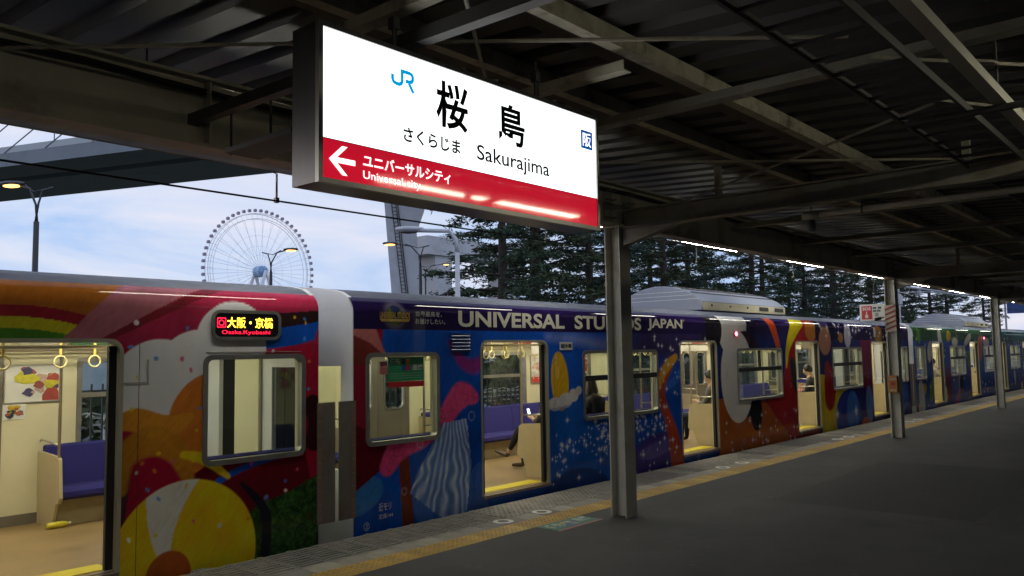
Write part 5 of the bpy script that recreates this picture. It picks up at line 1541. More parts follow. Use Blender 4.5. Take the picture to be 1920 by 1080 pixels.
# ------------------------------------------------------------------ seated passengers
skin_m = mat('skin', (0.52, 0.33, 0.22), 0.55, var=0.06, scale=20)
def person(x, y, label, top, legs, shoe, hair, crossed=False, long_hair=False, lean=0.0, bare_arm=False):
    """a passenger sitting on the near bench, facing into the car (+Y)"""
    V_, E_, R_, S_ = [], [], [], []      # vertices, edges, radii, material per vertex
    def v(p, r, m, par=None):
        V_.append(p); R_.append(r if isinstance(r, tuple) else (r, r)); S_.append(m)
        if par is not None: E_.append((par, len(V_)-1))
        return len(V_)-1
    T, L, F_, K = 0, 1, 2, 3             # top, trousers, shoes, skin
    pel = v((0, 0.30, 0.60), (0.155, 0.12), L)
    sp = v((0, 0.22+lean*0.3, 0.80), (0.135, 0.105), T, pel)
    ch = v((0, 0.21+lean*0.7, 1.00), (0.165, 0.115), T, sp)
    ub = v((0, 0.22+lean, 1.10), (0.12, 0.085), T, ch)
    nk = v((0, 0.25+lean*1.2, 1.18), 0.052, K, ub)
    hd = v((0, 0.29+lean*1.5, 1.27), (0.078, 0.088), K, nk)
    hd2 = v((0, 0.30+lean*1.6, 1.34), (0.076, 0.092), K, hd)
    hd3 = v((0, 0.29+lean*1.6, 1.395), (0.05, 0.06), K, hd2)
    v((0, 0.395+lean*1.6, 1.285), 0.014, K, hd)             # nose
    for s in (-1, 1):
        v((s*0.083, 0.285+lean*1.6, 1.30), (0.012, 0.02), K, hd)   # ears
    for s in (-1, 1):
        hip = v((s*0.085, 0.34, 0.585), (0.098, 0.09), L, pel)
        if crossed and s < 0:
            kn = v((-0.01, 0.80, 0.72), 0.068, L, hip)
            cf = v((-0.02, 0.90, 0.56), 0.056, L, kn)
            an = v((-0.03, 1.00, 0.40), 0.040, L, cf)
            a2 = v((-0.03, 1.03, 0.345), 0.033, K, an)
            hl = v((-0.03, 1.05, 0.30), 0.036, F_, a2)
            bl = v((-0.05, 1.17, 0.335), (0.043, 0.032), F_, hl)
            v((-0.06, 1.28, 0.37), (0.032, 0.020), F_, bl)
        else:
            kn = v((s*0.10+0.02, 0.82, 0.62), 0.070, L, hip)
            cf = v((s*0.10+0.02, 0.86, 0.42), 0.060, L, kn)
            an = v((s*0.10+0.02, 0.86, 0.225), 0.042, L, cf)
            hl = v((s*0.10+0.02, 0.87, 0.165), 0.040, F_, an)
            bl = v((s*0.10+0.02, 0.99, 0.155), (0.044, 0.034), F_, hl)
            v((s*0.10+0.02, 1.09, 0.145), (0.034, 0.022), F_, bl)
        sh = v((s*0.155, 0.23+lean, 1.07), 0.062, T, ub)
        el = v((s*0.20, 0.30+lean*0.6, 0.84), 0.047, T, sh)
        fa = v((s*0.13, 0.42, 0.84), 0.040, K if bare_arm else T, el)
        wr_ = v((s*0.06, 0.52, 0.865), 0.025, K, fa)
        pm_ = v((s*0.035, 0.57, 0.875), (0.030, 0.018), K, wr_)
        for q in range(4):
            f1 = v((s*(0.035-0.018*(q-1.5)), 0.61, 0.885-0.004*q), 0.0095, K, pm_)
            v((s*(0.020-0.016*(q-1.5)), 0.633-0.004*abs(q-1), 0.905), 0.008, K, f1)
        t1 = v((s*0.012, 0.565, 0.900), 0.010, K, pm_)
        v((s*0.004, 0.590, 0.918), 0.008, K, t1)
    me = bpy.data.meshes.new('person_src')
    me.from_pydata(V_, E_, [])
    ob = bpy.data.objects.new('person_src', me); COL.objects.link(ob)
    ob.modifiers.new('skin', 'SKIN'); ob.modifiers.new('sub', 'SUBSURF').levels = 2
    ob.modifiers['sub'].render_levels = 2
    for i, sv in enumerate(me.skin_vertices[0].data):
        sv.radius = R_[i]; sv.use_root = (i == 0)
    dg = bpy.context.evaluated_depsgraph_get()
    src = bpy.data.meshes.new_from_object(ob.evaluated_get(dg), depsgraph=dg)
    bpy.data.objects.remove(ob)
    # colour every face after the nearest bone
    A = np.array([V_[a] for a, _ in E_]); B = np.array([V_[c] for _, c in E_]); mi = np.array([S_[c] for _, c in E_])
    n = len(src.polygons); ctr = np.empty(n*3); src.polygons.foreach_get('center', ctr); ctr = ctr.reshape(-1, 3)
    d = B-A; t = np.clip(np.einsum('ijk,jk->ij', ctr[:, None]-A[None], d)/np.einsum('jk,jk->j', d, d), 0, 1)
    near = A[None]+t[..., None]*d[None]
    k = np.argmin(np.linalg.norm(ctr[:, None]-near, axis=2), 1)
    src.materials.clear()
    key = 'p%.1f' % x
    for m_ in (mat(key+'_top', top, 0.8, var=0.15, scale=25), mat(key+'_trousers', legs, 0.85, var=0.2, scale=30), mat(key+'_shoes', shoe, 0.5, var=0.15, scale=30), skin_m):
        src.materials.append(m_)
    src.polygons.foreach_set('material_index', mi[k].astype(np.int32)); src.polygons.foreach_set('use_smooth', np.ones(n, bool))
    src.update()
    o = put('person', src, None, None, (x, y, 0))
    tag(o, label, 'person')
    hy, hz = 0.29+lean*1.6, 1.335
    b = MB(); nu, nv_ = 16, 8
    # hair cap: crown and back of the head
    for j in range(nv_+1):
        ph = rad(118)*j/nv_
        for i in range(nu):
            th = 2*math.pi*i/nu
            front = max(0.0, math.sin(th))
            p = ph*(1-0.45*front)
            rr = 0.108+0.006*math.sin(5*th+3*j)
            b.v.append((x+rr*0.86*math.sin(p)*math.cos(th), y+hy-0.008+rr*math.sin(p)*math.sin(th), hz+0.118*math.cos(p)))
    for j in range(nv_):
        for i in range(nu):
            i2 = (i+1) % nu
            b.f.append((j*nu+i, (j+1)*nu+i, (j+1)*nu+i2, j*nu+i2)); b.mi.append(0)
    if long_hair:
        for s in (-0.075, -0.04, 0.0, 0.04, 0.075):
            b.tube([(x+s, y+hy-0.085+abs(s)*0.6, hz+0.02), (x+s*1.2, y+hy-0.10+abs(s)*0.5, hz-0.12), (x+s*1.3, y+hy-0.095+abs(s)*0.6, hz-0.26), (x+s*1.1, y+hy-0.08, hz-0.33)], [0.035, 0.04, 0.032, 0.008], 7)
    b.build('hair', mat(key+'_hair', hair, 0.45, var=0.3, scale=60), o, True)
    b = MB()
    for s in (-1, 1): b.sphere((x+s*0.03, y+hy+0.082, hz-0.03), 0.010, 0.006, 0.006, 8, 6)
    b.build('eyes', black_r, o)
    b = MB(); b.tube([(x-0.022, y+hy+0.086, hz-0.098), (x, y+hy+0.092, hz-0.100), (x+0.022, y+hy+0.086, hz-0.098)], 0.004, 5); b.build('mouth', mat('lips', (0.4, 0.12, 0.1), 0.5, var=0.05), o)
    return o
BY = CY0+0.02
person(9.30, BY+0.14, 'passenger with crossed legs in black trousers by the first door of the blue car', (0.05, 0.035, 0.03), (0.010, 0.010, 0.011), (0.055, 0.035, 0.022), (0.02, 0.014, 0.01), crossed=True)
person(10.25, BY, 'long-haired passenger in dark clothes behind the first wide window of the blue car', (0.04, 0.03, 0.035), (0.03, 0.03, 0.04), (0.03, 0.03, 0.03), (0.045, 0.024, 0.014), long_hair=True, lean=0.06)
person(13.90, BY, 'passenger in blue jeans and grey jacket by the second door of the blue car', (0.16, 0.15, 0.14), (0.018, 0.028, 0.06), (0.025, 0.025, 0.03), (0.015, 0.012, 0.01))
person(18.72, BY, 'black-haired passenger with a pink bag by the third door of the blue car', (0.05, 0.05, 0.06), (0.03, 0.03, 0.035), (0.04, 0.03, 0.03), (0.008, 0.007, 0.007), lean=0.04)
person(28.85, BY, 'dark-haired passenger in a white top by the first door of the far car', (0.60, 0.58, 0.52), (0.05, 0.05, 0.08), (0.03, 0.03, 0.03), (0.015, 0.01, 0.01), bare_arm=True)
PX, PY = 9.30, BY+0.14
ph = empty('mobile_phone', (9.30, BY+0.60, 0.90), 'mobile phone with a bright screen in the crossed-legged passenger\'s hands', 'phone')
b = MB(); b.prism([(PY+0.628, 0.885), (PY+0.636, 0.884), (PY+0.676, 1.005), (PY+0.668, 1.006)], 'x', PX-0.035, PX+0.035); b.build('case', black_r, ph)
b = MB(); b.quad((PX-0.03, PY+0.6275, 0.89), (PX+0.03, PY+0.6275, 0.89), (PX+0.03, PY+0.6650, 1.0), (PX-0.03, PY+0.6650, 1.0)); b.build('screen', mat('phone_screen', (0.8, 0.85, 0.9), 0.2, var=0, emit=1.6, ecol=(0.85, 0.92, 1.0)), ph)
def handbag(x, y, z, label, m_, w=0.16):
    r = empty('handbag', (x, y, z), label, 'bag')
    b = MB(); b.sphere((x, y, z+0.10), w, 0.075, 0.105, 14, 8); o = b.build('body', m_, r, True)
    b = MB(); b.tube([(x-w*0.6, y, z+0.17), (x-w*0.4, y, z+0.27), (x, y, z+0.31), (x+w*0.4, y, z+0.27), (x+w*0.6, y, z+0.17)], 0.009, 6); b.build('strap', m_, r, True)
handbag(9.30, BY+0.54, 0.695, 'brown handbag on the lap of the crossed-legged passenger', mat('bag_brown', (0.10, 0.035, 0.025), 0.5, var=0.15, scale=15))
handbag(18.72, BY+0.50, 0.70, 'pink handbag on the lap of the passenger at the third door', mat('bag_pink', (0.55, 0.13, 0.11), 0.55, var=0.1, scale=15), 0.2)
handbag(13.90, BY+0.44, 0.70, 'grey bag on the lap of the passenger in jeans', mat('bag_grey', (0.17, 0.16, 0.14), 0.6, var=0.1, scale=15), 0.18)
# ------------------------------------------------------------------ overhead line and mast
mast_m = mat('mast_grey', (0.34, 0.36, 0.40), 0.5, var=0.1)
ms = empty('catenary_mast', (38.2, 10.9, -1.25), 'pale steel catenary mast with a long arm near the striped post', 'mast')
b = MB(); b.tube([(38.2, 10.9, -1.25), (38.2, 10.9, 5.6)], 0.11, 10); b.build('pole', mast_m, ms)
b = MB(); b.tube([(38.2, 10.9, 4.5), (47.5, 10.9, 4.62)], 0.045, 8); b.build('arm', mast_m, ms)
b = MB(); b.tube([(38.2, 10.9, 4.2), (41, 10.5, 4.35), (46, 9.2, 4.25)], 0.025, 6); b.build('brace', mast_m, ms)
b = MB(); b.box(38.0, 38.4, 10.75, 11.05, 3.7, 4.1); b.build('junction_box', mast_m, ms)
b = MB(); b.box(41.5, 41.7, 10.85, 10.95, 4.25, 4.5); b.build('insulator', mast_m, ms)
bs = empty('blue_board', (62, 11, -1.25), 'small blue board on a post beyond the far car', 'sign')
b = MB(); b.tube([(61.6, 11, -1.25), (61.6, 11, 5.5)], 0.06, 8); b.build('post', mast_m, bs)
b = MB(); b.box(61.55, 61.62, 9.9, 10.9, 3.9, 5.2); b.build('board', mat('board_blue', (0.03, 0.07, 0.22), 0.5, var=0.1), bs)

# ------------------------------------------------------------------ street lamps behind the train
pole_d = mat('street_lamp_dark', (0.05, 0.055, 0.06), 0.5, var=0.1)
pole_w = mat('street_lamp_pale', (0.5, 0.51, 0.55), 0.45, var=0.08)
lamp_o = mat('sodium_lens', (1, 0.6, 0.2), 0.4, var=0, emit=5.0, ecol=(1.0, 0.45, 0.10))
lamp_off = mat('lens_unlit', (0.12, 0.11, 0.12), 0.3, var=0.05)
IR = Vector((0.656, -0.755, 0))       # direction along the street
def street_lamp(base, ztop, reach, label, lit=True, two=True, m_=pole_d, single=False):
    x, y = base
    r = empty('street_lamp', (x, y, -1.25), label, 'street lamp', 'street lamps behind the train')
    c = Vector((x, y, 0)); d = IR*(1 if reach > 0 else -1); R_ = abs(reach)
    f = lambda a, z: tuple(c+d*a+Vector((0, 0, z)))
    b = MB()
    if single:
        b.tube([f(0, -1.25), f(0, ztop-0.6)], [0.09, 0.06], 10); b.tube([f(0, ztop-0.6), f(0.03, ztop-0.25), f(0.2, ztop-0.03), f(R_-0.2, ztop)], 0.055, 8)
        b.build('pole', m_, r, True)
    else:
        b.tube([f(0, -1.25), f(0, ztop-1.1)], [0.10, 0.075], 10); b.build('pole', m_, r)
        b = MB(); b.tube([f(-0.02, ztop-1.1), f(0.03, ztop-0.6), f(R_*0.3, ztop-0.12), f(R_*0.9, ztop+0.04)], 0.035, 8); b.build('arm', m_, r, True)
        b = MB(); b.tube([f(0.03, ztop-1.1), f(-0.05, ztop-0.55), f(-0.16, ztop-0.18), f(-0.45, ztop-0.10)], 0.03, 8); b.tube([f(-0.3, ztop-0.13), f(0.1, ztop-0.22), f(R_*0.5, ztop)], 0.02, 6); b.build('rear_arm', m_, r, True)
    h = Vector(f(R_, ztop))
    b = MB(); nu = 12
    prof = [(-0.38, 0.03, 0.03), (-0.2, 0.11, 0.07), (0.1, 0.14, 0.08), (0.3, 0.09, 0.06), (0.36, 0.02, 0.02)]
    side = d.cross(Vector((0, 0, 1)))
    n0 = 0
    for a, wd, ht in prof:
        for k in range(nu):
            t = 2*math.pi*k/nu
            b.v.append(tuple(h+d*a+side*wd*math.cos(t)+Vector((0, 0, ht*math.sin(t)+0.04))))
    for i in range(len(prof)-1):
        for k in range(nu):
            k2 = (k+1) % nu; b.f.append((i*nu+k, i*nu+k2, (i+1)*nu+k2, (i+1)*nu+k)); b.mi.append(0)
    b.build('head', m_, r, True)
    b = MB(); b.sphere((0, 0, 0), 0.26, 0.12, 0.055, 12, 8)
    b.v = [tuple(h+d*vx+side*vy+Vector((0, 0, vz-0.03))) for vx, vy, vz in b.v]
    b.build('lens', lamp_o if lit else lamp_off, r, True)
street_lamp((8.87, 26.0), 6.98, -0.75, 'lit orange street lamp at far left below the viaduct')
street_lamp((23.07, 36.0), 7.2, 1.0, 'dark curved street lamp standing in front of the ferris wheel')
street_lamp((27.64, 30.0), 7.35, -1.5, 'lit orange street lamp in front of the concrete pier')
street_lamp((15.12, 15.0), 5.05, -1.25, 'pale single-arm street lamp, unlit, between pier and trees', lit=False, m_=pole_w, single=True)
street_lamp((51.3, 55.0), 10.1, 1.9, 'small lit street lamp behind the pale single-arm lamp')

# ------------------------------------------------------------------ viaduct with stay cables, piers
nv_, uv_ = Vector((0.931, 0.365, 0)), Vector((-0.365, 0.931, 0))
vd_m = mat('viaduct_steel', (0.13, 0.16, 0.19), 0.6, var=0.15, scale=0.15, stain=(0.08, 0.09, 0.11), stain_amt=0.5, stain_scale=0.3)
pier_m = mat('pier_concrete', (0.55, 0.56, 0.60), 0.7, var=0.08, scale=0.3, stain=(0.3, 0.3, 0.32), stain_amt=0.4, stain_scale=0.5)
vd = empty('viaduct', (55, 80, -1.25), 'dark expressway viaduct with stay cables crossing the sky at upper left', 'bridge')
def sweep(prof, t0, t1, name, m_, par):
    b = MB(); k = len(prof)
    for t in (t0, t1):
        for n, z in prof: b.v.append(tuple(nv_*n+uv_*t+Vector((0, 0, z))))
    for i in range(k):
        j = (i+1) % k; b.f.append((i, j, k+j, k+i)); b.mi.append(0)
    b.f.append(tuple(range(k))[::-1]); b.f.append(tuple(range(k, 2*k))); b.mi += [0, 0]
    return b.build(name, m_, par)
for s0 in range(-60, 420, 30):
    sweep([(72.2, 27.2), (71.75, 25.4), (73.2, 25.05), (75.4, 25.0), (75.6, 25.5), (77.0, 25.5), (77.2, 25.0), (86.0, 25.0), (87.0, 27.0)], s0+0.02, s0+29.98, 'deck_span', vd_m, vd)
sweep([(72.25, 27.22), (72.3, 27.22), (72.3, 28.0), (72.25, 28.0)], -60, 420, 'parapet', mat('parapet_pale', (0.4, 0.44, 0.48), 0.6, var=0.1), vd)
for t in (97.0, 90.97, 84.36, 77.1, 70.5):
    p = nv_*72.25+uv_*t+Vector((0, 0, 27.2)); q = p-uv_*34+Vector((0, 0, 34*0.535))
    b = MB(); b.tube([p, q], 0.075, 6); b.build('stay_cable', vd_m, vd)
    p = nv_*86.5+uv_*(t+6)+Vector((0, 0, 27.2)); q = p-uv_*34+Vector((0, 0, 34*0.60))
    b = MB(); b.tube([p, q], 0.075, 6); b.build('stay_cable', vd_m, vd)
p = nv_*79+uv_*90.66+Vector((0, 0, 27.0)); b = MB(); b.tube([p, p+Vector((0, 0, 5.0))], 0.07, 6); b.tube([p+Vector((0, 0, 5.0))-uv_*0.6, p+Vector((0, 0, 5.0))+uv_*0.6], 0.05, 6); b.build('lamp_mast', vd_m, vd)
def pier(c, s, label):
    r = empty('bridge_pier', (c[0], c[1], -1.25), label, 'bridge pier')
    c = Vector((c[0], c[1], 0)); rt = Vector((c.y, -c.x, 0)).normalized(); dp = Vector((c.x, c.y, 0)).normalized()
    prof = [(-0.0, -1.25), (2.75, -1.25), (2.6, 9), (2.45, 13.4), (2.32, 15.3), (3.25, 17.9), (4.6, 24.99), (-1.7, 24.99), (-1.1, 18.3), (-0.43, 9.2)]
    b = MB(); k = len(prof)
    for dd in (-1.6, 1.6):
        for u, z in prof: b.v.append(tuple(c+rt*u*s+dp*dd*s+Vector((0, 0, z))))
    for i in range(k):
        j = (i+1) % k; b.f.append((i, j, k+j, k+i)); b.mi.append(0)
    b.f.append((9, 8, 7, 6, 5, 4)); b.f.append((9, 4, 3, 2, 1, 0)); b.f.append((k+4, k+5, k+6, k+7, k+8, k+9)); b.f.append((k+0, k+1, k+2, k+3, k+4, k+9)); b.mi += [0]*4
    b.build('shaft', pier_m, r)
    b = MB(); A = lambda u, z, o_=1.75: tuple(c+rt*u*s-dp*o_*s+Vector((0, 0, z)))
    z0, z1 = -1.0, 23.0; u0, u1 = 1.95, -0.62
    lad = lambda z: u0+(u1-u0)*(z-z0)/(z1-z0)
    for e in (-0.22, 0.22): b.tube([A(lad(z0)+e, z0), A(lad(z1)+e, z1)], 0.05, 5)
    z = z0
    while z < z1:
        b.tube([A(lad(z)-0.22, z), A(lad(z)+0.22, z)], 0.03, 4); z += 0.4
    b.tube([A(lad(z0)+0.42, z0), A(lad(z1)+0.42, z1)], 0.06, 5)
    o = b.build('ladder', dark_m, r); o['kind'] = 'stuff'
    return r
pier((59.2, 68.3), 1.0, 'tall grey-blue concrete bridge pier with a dark ladder behind the train')
r2 = empty('portal_pier', (88, 92, -1.25), 'paler concrete portal pier half hidden behind the trees', 'bridge pier')
b = MB(); b.box(86, 89.5, 90, 94, -1.25, 17); b.build('column', pier_m, r2)
b = MB(); b.box(102, 105.5, 90, 94, -1.25, 17); b.build('column', pier_m, r2)
b = MB(); b.box(84, 107, 89.6, 94.4, 17.01, 19.8); b.build('crossbeam', pier_m, r2)

# ------------------------------------------------------------------ ferris wheel
fc = Vector((338.4, 542.0, 66.6)); vdn = Vector((0.525, 0.851, 0)).normalized()
ang = rad(32); ax = Vector((vdn.x*math.cos(ang)-vdn.y*math.sin(ang), vdn.x*math.sin(ang)+vdn.y*math.cos(ang), 0))
wu = Vector((0, 0, 1)).cross(ax).normalized()
fer = empty('ferris_wheel', (fc.x, fc.y, -1.25), 'large pale ferris wheel with many cabins rising behind the train', 'ferris wheel')
fw_m = mat('wheel_steel', (0.76, 0.76, 0.82), 0.5, var=0.05); fc_m = mat('cabin_lilac', (0.32, 0.27, 0.36), 0.5, var=0.1); hub_m = mat('hub_blue', (0.25, 0.42, 0.65), 0.5, var=0.4, scale=0.3)
FP = lambda r, t, o_=0.0: fc+wu*(r*math.cos(t))+Vector((0, 0, r*math.sin(t)))+ax*o_
for r_, tr in ((43.2, 0.22), (39.4, 0.18)):
    for o_ in (-2.0, 2.0):
        b = MB(); b.tube([FP(r_, 2*math.pi*i/90, o_) for i in range(91)], tr, 5, caps=False); b.build('rim', fw_m, fer)
b = MB()
for i in range(60):
    t = 2*math.pi*i/60
    b.tube([FP(39.4, t, -2), FP(43.2, t, -2)], 0.10, 4); b.tube([FP(43.2, t, -2), FP(43.2, t, 2)], 0.10, 4)
o = b.build('rim_bracing', fw_m, fer); o['kind'] = 'stuff'
for i in range(60):
    t = 2*math.pi*i/60
    b = MB(); b.tube([FP(4, t+0.02, -3 if i % 2 else 3), FP(39.4, t, -2 if i % 2 else 2)], 0.10, 4); b.build('spoke', fw_m, fer)
b = MB()
for r_ in (12, 19, 27):
    for i in range(60):
        b.tube([FP(r_, 2*math.pi*i/60, 0), FP(r_+0.01, 2*math.pi*(i+1)/60, 0)], 0.07, 4)
o = b.build('spoke_bracing', fw_m, fer); o['kind'] = 'stuff'
b = MB(); b.tube([fc-ax*6, fc-ax*4, fc+ax*4, fc+ax*6], [2.4, 4.2, 4.2, 2.4], 14); b.build('hub', hub_m, fer)
for o_ in (-7, 7):
    for s in (-1, 1):
        b = MB(); b.tube([fc+ax*o_, fc+ax*o_*1.6+wu*22*s-Vector((0, 0, 67))], [1.2, 1.6], 8); b.build('support_leg', fw_m, fer)
cb = MB(); cb.box(-1.0, 1.0, -1.0, 1.0, -0.9, 0.3); cb.prism([(-1.0, 0.31), (1.0, 0.31), (0.6, 1.0), (-0.6, 1.0)], 'y', -0.95, 0.95); cb.box(-0.8, 0.8, -0.8, 0.8, -1.2, -0.9)
cbm = cb.mesh('cabin', fc_m)
for i in range(60):
    t = 2*math.pi*i/60
    p = FP(45.8, t)
    put('cabin', cbm, None, fer, p)

# ------------------------------------------------------------------ trees behind the train
bark = mat('bark', (0.045, 0.035, 0.028), 0.9, var=0.3, scale=6, bump=0.4, bscale=12)
def leaf_mat(name, c):
    m = mat(name, c, 0.75, var=0.45, scale=0.9, spec=0.25)
    return m
leaves = [leaf_mat('needles_dark', (0.050, 0.078, 0.046)), leaf_mat('needles_blue', (0.052, 0.076, 0.060)), leaf_mat('needles_mid', (0.066, 0.088, 0.044))]
def tree_meshes(seed, H, Rm, nb, lm):
    r = np.random.RandomState(seed)
    t = MB(); k = 9
    sx, sy = r.uniform(-0.4, 0.4, 2)
    ctr = lambda h: np.array([sx*math.sin(h/H*2.2), sy*math.sin(h/H*2.6), h])
    t.tube([tuple(ctr(H*i/k)) for i in range(k+1)], [0.26*(1-0.9*i/k)+0.015 for i in range(k+1)], 8)
    P_, D_ = [], []
    for i in range(nb):
        h = H*(0.10+0.88*(i+r.rand())/nb); f = 1-(h/H-0.1)/0.9
        L = Rm*(0.28+0.85*f**0.7)*r.uniform(0.55, 1.1); a = i*2.4+r.uniform(-0.6, 0.6)
        p0 = ctr(h); droop = r.uniform(-0.05, 0.25)
        dirv = np.array([math.cos(a), math.sin(a), 0.0])
        pts = []
        for q in range(5):
            s = q/4; pts.append(p0+dirv*L*s+np.array([0, 0, L*(0.12*s-droop*s*s)]))
        t.tube([tuple(p) for p in pts], [0.055*(1-0.8*q/4)*(0.4+f) for q in range(5)], 4, caps=False)
        n = int(9+27*L/Rm)
        s = 0.18+0.84*r.beta(1.6, 0.95, n)
        seg = np.array(pts); base = np.stack([np.interp(s*4, range(5), seg[:, c]) for c in range(3)], 1)
        wdt = 0.08+0.22*L*(1.05-s*0.8)
        lat = np.array([-math.sin(a), math.cos(a), 0])
        off = lat[None]*(r.randn(n)*wdt*0.75)[:, None]+np.array([0, 0, 1.0])[None]*(r.randn(n)*0.07-0.12*np.abs(r.randn(n)))[:, None]
        P_.append(base+off); D_.append(np.repeat(dirv[None], n, 0))
    P_ = np.concatenate(P_); D_ = np.concatenate(D_); n = len(P_)
    # every spray: a handful of narrow needle-sized blades lying roughly flat
    m = 10
    C_ = np.repeat(P_, m, 0)+r.randn(n*m, 3)*np.array([0.15, 0.15, 0.05])
    d = np.repeat(D_, m, 0)*0.7+r.randn(n*m, 3)*np.array([0.7, 0.7, 0.35]); d /= np.linalg.norm(d, axis=1)[:, None]
    u = np.cross(d, r.randn(n*m, 3)); u /= np.linalg.norm(u, axis=1)[:, None]
    ln = r.uniform(0.06, 0.20, n*m)[:, None]; wd = r.uniform(0.018, 0.045, n*m)[:, None]
    Vx = np.stack([C_-d*ln, C_-u*wd, C_+d*ln, C_+u*wd], 1).reshape(-1, 3)
    me = bpy.data.meshes.new('crown'); N4 = n*m
    me.vertices.add(N4*4); me.vertices.foreach_set('co', Vx.reshape(-1).astype(np.float32))
    me.loops.add(N4*4); me.loops.foreach_set('vertex_index', np.arange(N4*4, dtype=np.int32))
    me.polygons.add(N4); me.polygons.foreach_set('loop_start', (np.arange(N4)*4).astype(np.int32)); me.polygons.foreach_set('loop_total', np.full(N4, 4, np.int32))
    me.update(calc_edges=True); me.materials.append(lm)
    return t.mesh('trunk', bark, True), me
TV = [tree_meshes(3, 14.5, 3.4, 74, leaves[0]), tree_meshes(8, 13.0, 3.0, 66, leaves[1]), tree_meshes(15, 16.0, 3.9, 80, leaves[2])]
random.seed(9)
tspots = [(24.9, 22.2, 0), (27.6, 22.8, 2), (31.4, 22.3, 1), (34.8, 23.6, 0), (38.5, 22.4, 2), (42.6, 23.2, 1), (47.5, 22.0, 0), (52.5, 23.5, 2), (58, 22.4, 1), (64, 23.0, 0), (71, 22.2, 2), (79, 23, 1), (88, 22, 0), (98, 23, 2), (110, 22, 1),
          (36.5, 30.0, 0), (48.5, 29.5, 2), (60, 31, 1), (72, 30, 2), (86, 31, 0), (102, 30, 1)]
desc = ['thin', 'broad', 'slender', 'dense', 'tall', 'dark', 'spreading', 'ragged']
for k, (x, y, v_) in enumerate(tspots):
    row = 'front' if k < 15 else 'back'
    nth = ords[k] if k < 12 else (['thirteenth', 'fourteenth', 'fifteenth'][k-12] if k < 15 else ords[k-15])
    tr = empty('conifer_tree', (x, y, GZ), 'dark evergreen tree behind the train, %s from the left in the %s row' % (nth, row), 'tree', 'evergreen trees behind the train')
    rz = random.uniform(0, 6.28); s = random.uniform(0.9, 1.1)
    tr.rotation_euler = (0, 0, rz); tr.scale = (s, s, s)
    for n_, me in zip(('trunk', 'crown'), TV[v_]):
        o = bpy.data.objects.new(n_, me); COL.objects.link(o); o.parent = tr
# low hedge under the trees
hb = np.random.RandomState(2); n = 26000
px_ = hb.uniform(6, 110, n); py_ = 18.4+hb.randn(n)*0.5; pz_ = -0.05+hb.beta(1.6, 1.2, n)*(1.35+0.25*np.sin(px_*0.9)+0.3*np.sin(px_*0.37))
cc_ = np.stack([px_, py_, pz_], 1); d = hb.randn(n, 3); d /= np.linalg.norm(d, axis=1)[:, None]; u = np.cross(d, hb.randn(n, 3)); u /= np.linalg.norm(u, axis=1)[:, None]
Vx = np.stack([cc_-d*0.16, cc_-u*0.09, cc_+d*0.16, cc_+u*0.09], 1).reshape(-1, 3)
me = bpy.data.meshes.new('hedge'); me.from_pydata([tuple(q) for q in Vx], [], [(4*i, 4*i+1, 4*i+2, 4*i+3) for i in range(n)]); me.materials.append(leaves[2])
o = put('hedge', me); tag(o, 'low dark hedge growing under the evergreen trees', 'hedge', kind='stuff')

# ------------------------------------------------------------------ fence and bicycles seen through the car windows
fn = empty('railing_fence', (10, 12.0, GZ), 'dark steel railing fence seen through the windows of the train', 'fence')
for z in (0.1, 1.35):
    b = MB(); b.box(-4, 40, 11.98, 12.02, z, z+0.04); b.build('rail', dark_m, fn)
b = MB()
for k in range(290): b.box(-4+k*0.15, -3.982+k*0.15, 11.985, 12.015, GZ, 1.48)
o = b.build('bars', dark_m, fn); o['kind'] = 'stuff'
nb = empty('notice_board', (6.6, 16.5, GZ), 'pale blue notice board seen through the far window of the red car', 'sign')
b = MB(); b.box(6.0, 7.4, 16.5, 16.54, 1.25, 2.2); b.build('panel', mat('board_pale', (0.45, 0.52, 0.6), 0.5, var=0.1), nb)
b = MB(); b.tube([(6.5, 16.56, GZ), (6.5, 16.56, 2.2)], 0.04, 6); b.build('post', dark_m, nb)
bike_m = [mat('bike_silver', (0.45, 0.46, 0.48), 0.3, metal=0.6, var=0.1), mat('bike_red', (0.25, 0.03, 0.03), 0.35, var=0.1), mat('bike_navy', (0.03, 0.05, 0.14), 0.35, var=0.1)]
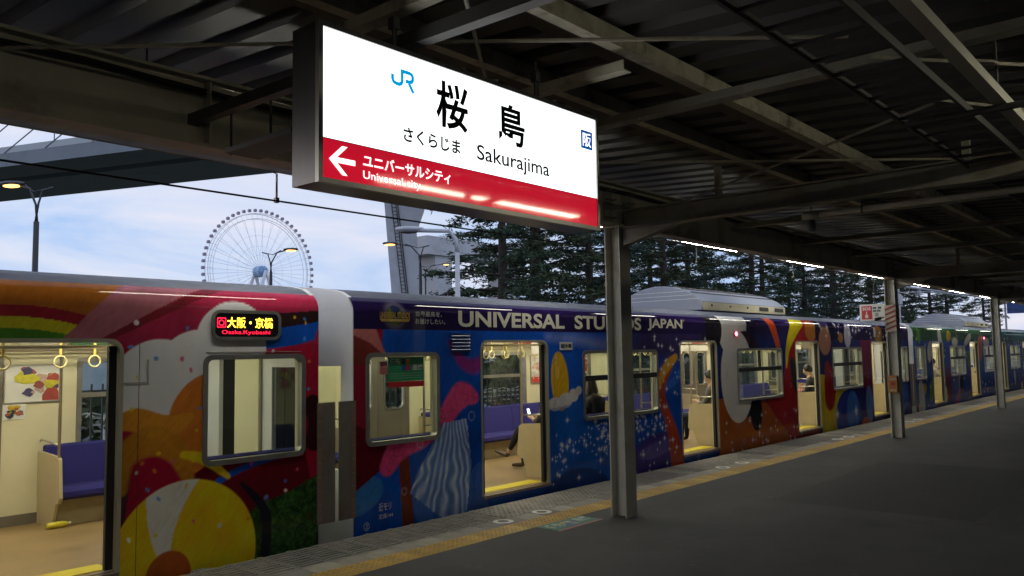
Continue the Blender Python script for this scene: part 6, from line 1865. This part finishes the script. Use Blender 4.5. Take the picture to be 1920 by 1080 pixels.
def bike_parts():
    A = {}
    for nm, x in (('rear_wheel', -0.52), ('front_wheel', 0.52)):
        b = MB(); b.ring((x, 0, 0.33), 0.32, 0.018, 'y', 20, 5); A[nm] = b.mesh(nm, black_r, True)
    sp_ = MB()
    for x in (-0.52, 0.52):
        for k in range(8):
            t = math.pi*k/8; sp_.tube([(x-0.31*math.cos(t), 0, 0.33-0.31*math.sin(t)), (x+0.31*math.cos(t), 0, 0.33+0.31*math.sin(t))], 0.003, 3)
    A['spokes'] = sp_.mesh('spokes', pole_m)
    for ci, m_ in enumerate(bike_m):
        b = MB(); b.tube([(0.40, 0, 0.85), (0.36, 0, 0.70), (-0.08, 0, 0.30), (-0.18, 0, 0.72)], 0.018, 6); b.tube([(-0.08, 0, 0.30), (-0.52, 0, 0.33), (-0.16, 0, 0.62)], 0.012, 6); b.tube([(0.37, 0, 0.75), (0.52, 0, 0.33)], 0.015, 6); b.tube([(0.36, 0, 0.70), (-0.15, 0, 0.60)], 0.016, 6)
        A['frame%d' % ci] = b.mesh('frame', m_, True)
    b = MB(); b.tube([(0.40, 0, 0.85), (0.41, 0, 1.0)], 0.012, 6); b.tube([(0.18, -0.27, 1.0), (0.34, -0.2, 1.06), (0.42, 0, 1.0), (0.34, 0.2, 1.06), (0.18, 0.27, 1.0)], 0.012, 6); A['handlebar'] = b.mesh('handlebar', pole_m, True)
    b = MB(); b.sphere((-0.22, 0, 0.86), 0.14, 0.075, 0.04, 10, 6); b.tube([(-0.18, 0, 0.72), (-0.20, 0, 0.85)], 0.013, 6); A['saddle'] = b.mesh('saddle', black_r, True)
    b = MB()
    for z, e in ((0.75, 0.12), (0.85, 0.14), (0.96, 0.16)): b.tube([(0.62-e, -e, z), (0.62+e, -e, z), (0.62+e, e, z), (0.62-e, e, z), (0.62-e, -e, z)], 0.005, 4)
    for k in range(4):
        for s in (-1, 1): b.tube([(0.52+0.07*k, s*0.12, 0.75), (0.50+0.08*k, s*0.16, 0.96)], 0.004, 3)
    A['basket'] = b.mesh('basket', pole_m)
    return A
BP = bike_parts()
bspots = [(4.2+0.42*k, 12.9) for k in range(9)]+[(12.6+0.5*k, 12.9) for k in range(11)]
for k, (x, y) in enumerate(bspots):
    c = k % 3
    lab = '%s bicycle parked behind the fence, %s of the %s row' % (('silver', 'red', 'navy blue')[c], ords[k if k < 9 else k-9], 'left' if k < 9 else 'right')
    r = empty('bicycle', (x, y, GZ), lab, 'bicycle', 'bicycles parked behind the fence')
    r.rotation_euler = (0, 0, rad(80+random.uniform(-9, 9)))
    for nm in ('rear_wheel', 'front_wheel', 'spokes', 'frame%d' % c, 'handlebar', 'saddle', 'basket'):
        o = bpy.data.objects.new(nm.rstrip('012'), BP[nm]); COL.objects.link(o); o.parent = r
        if nm == 'spokes': o['kind'] = 'stuff'
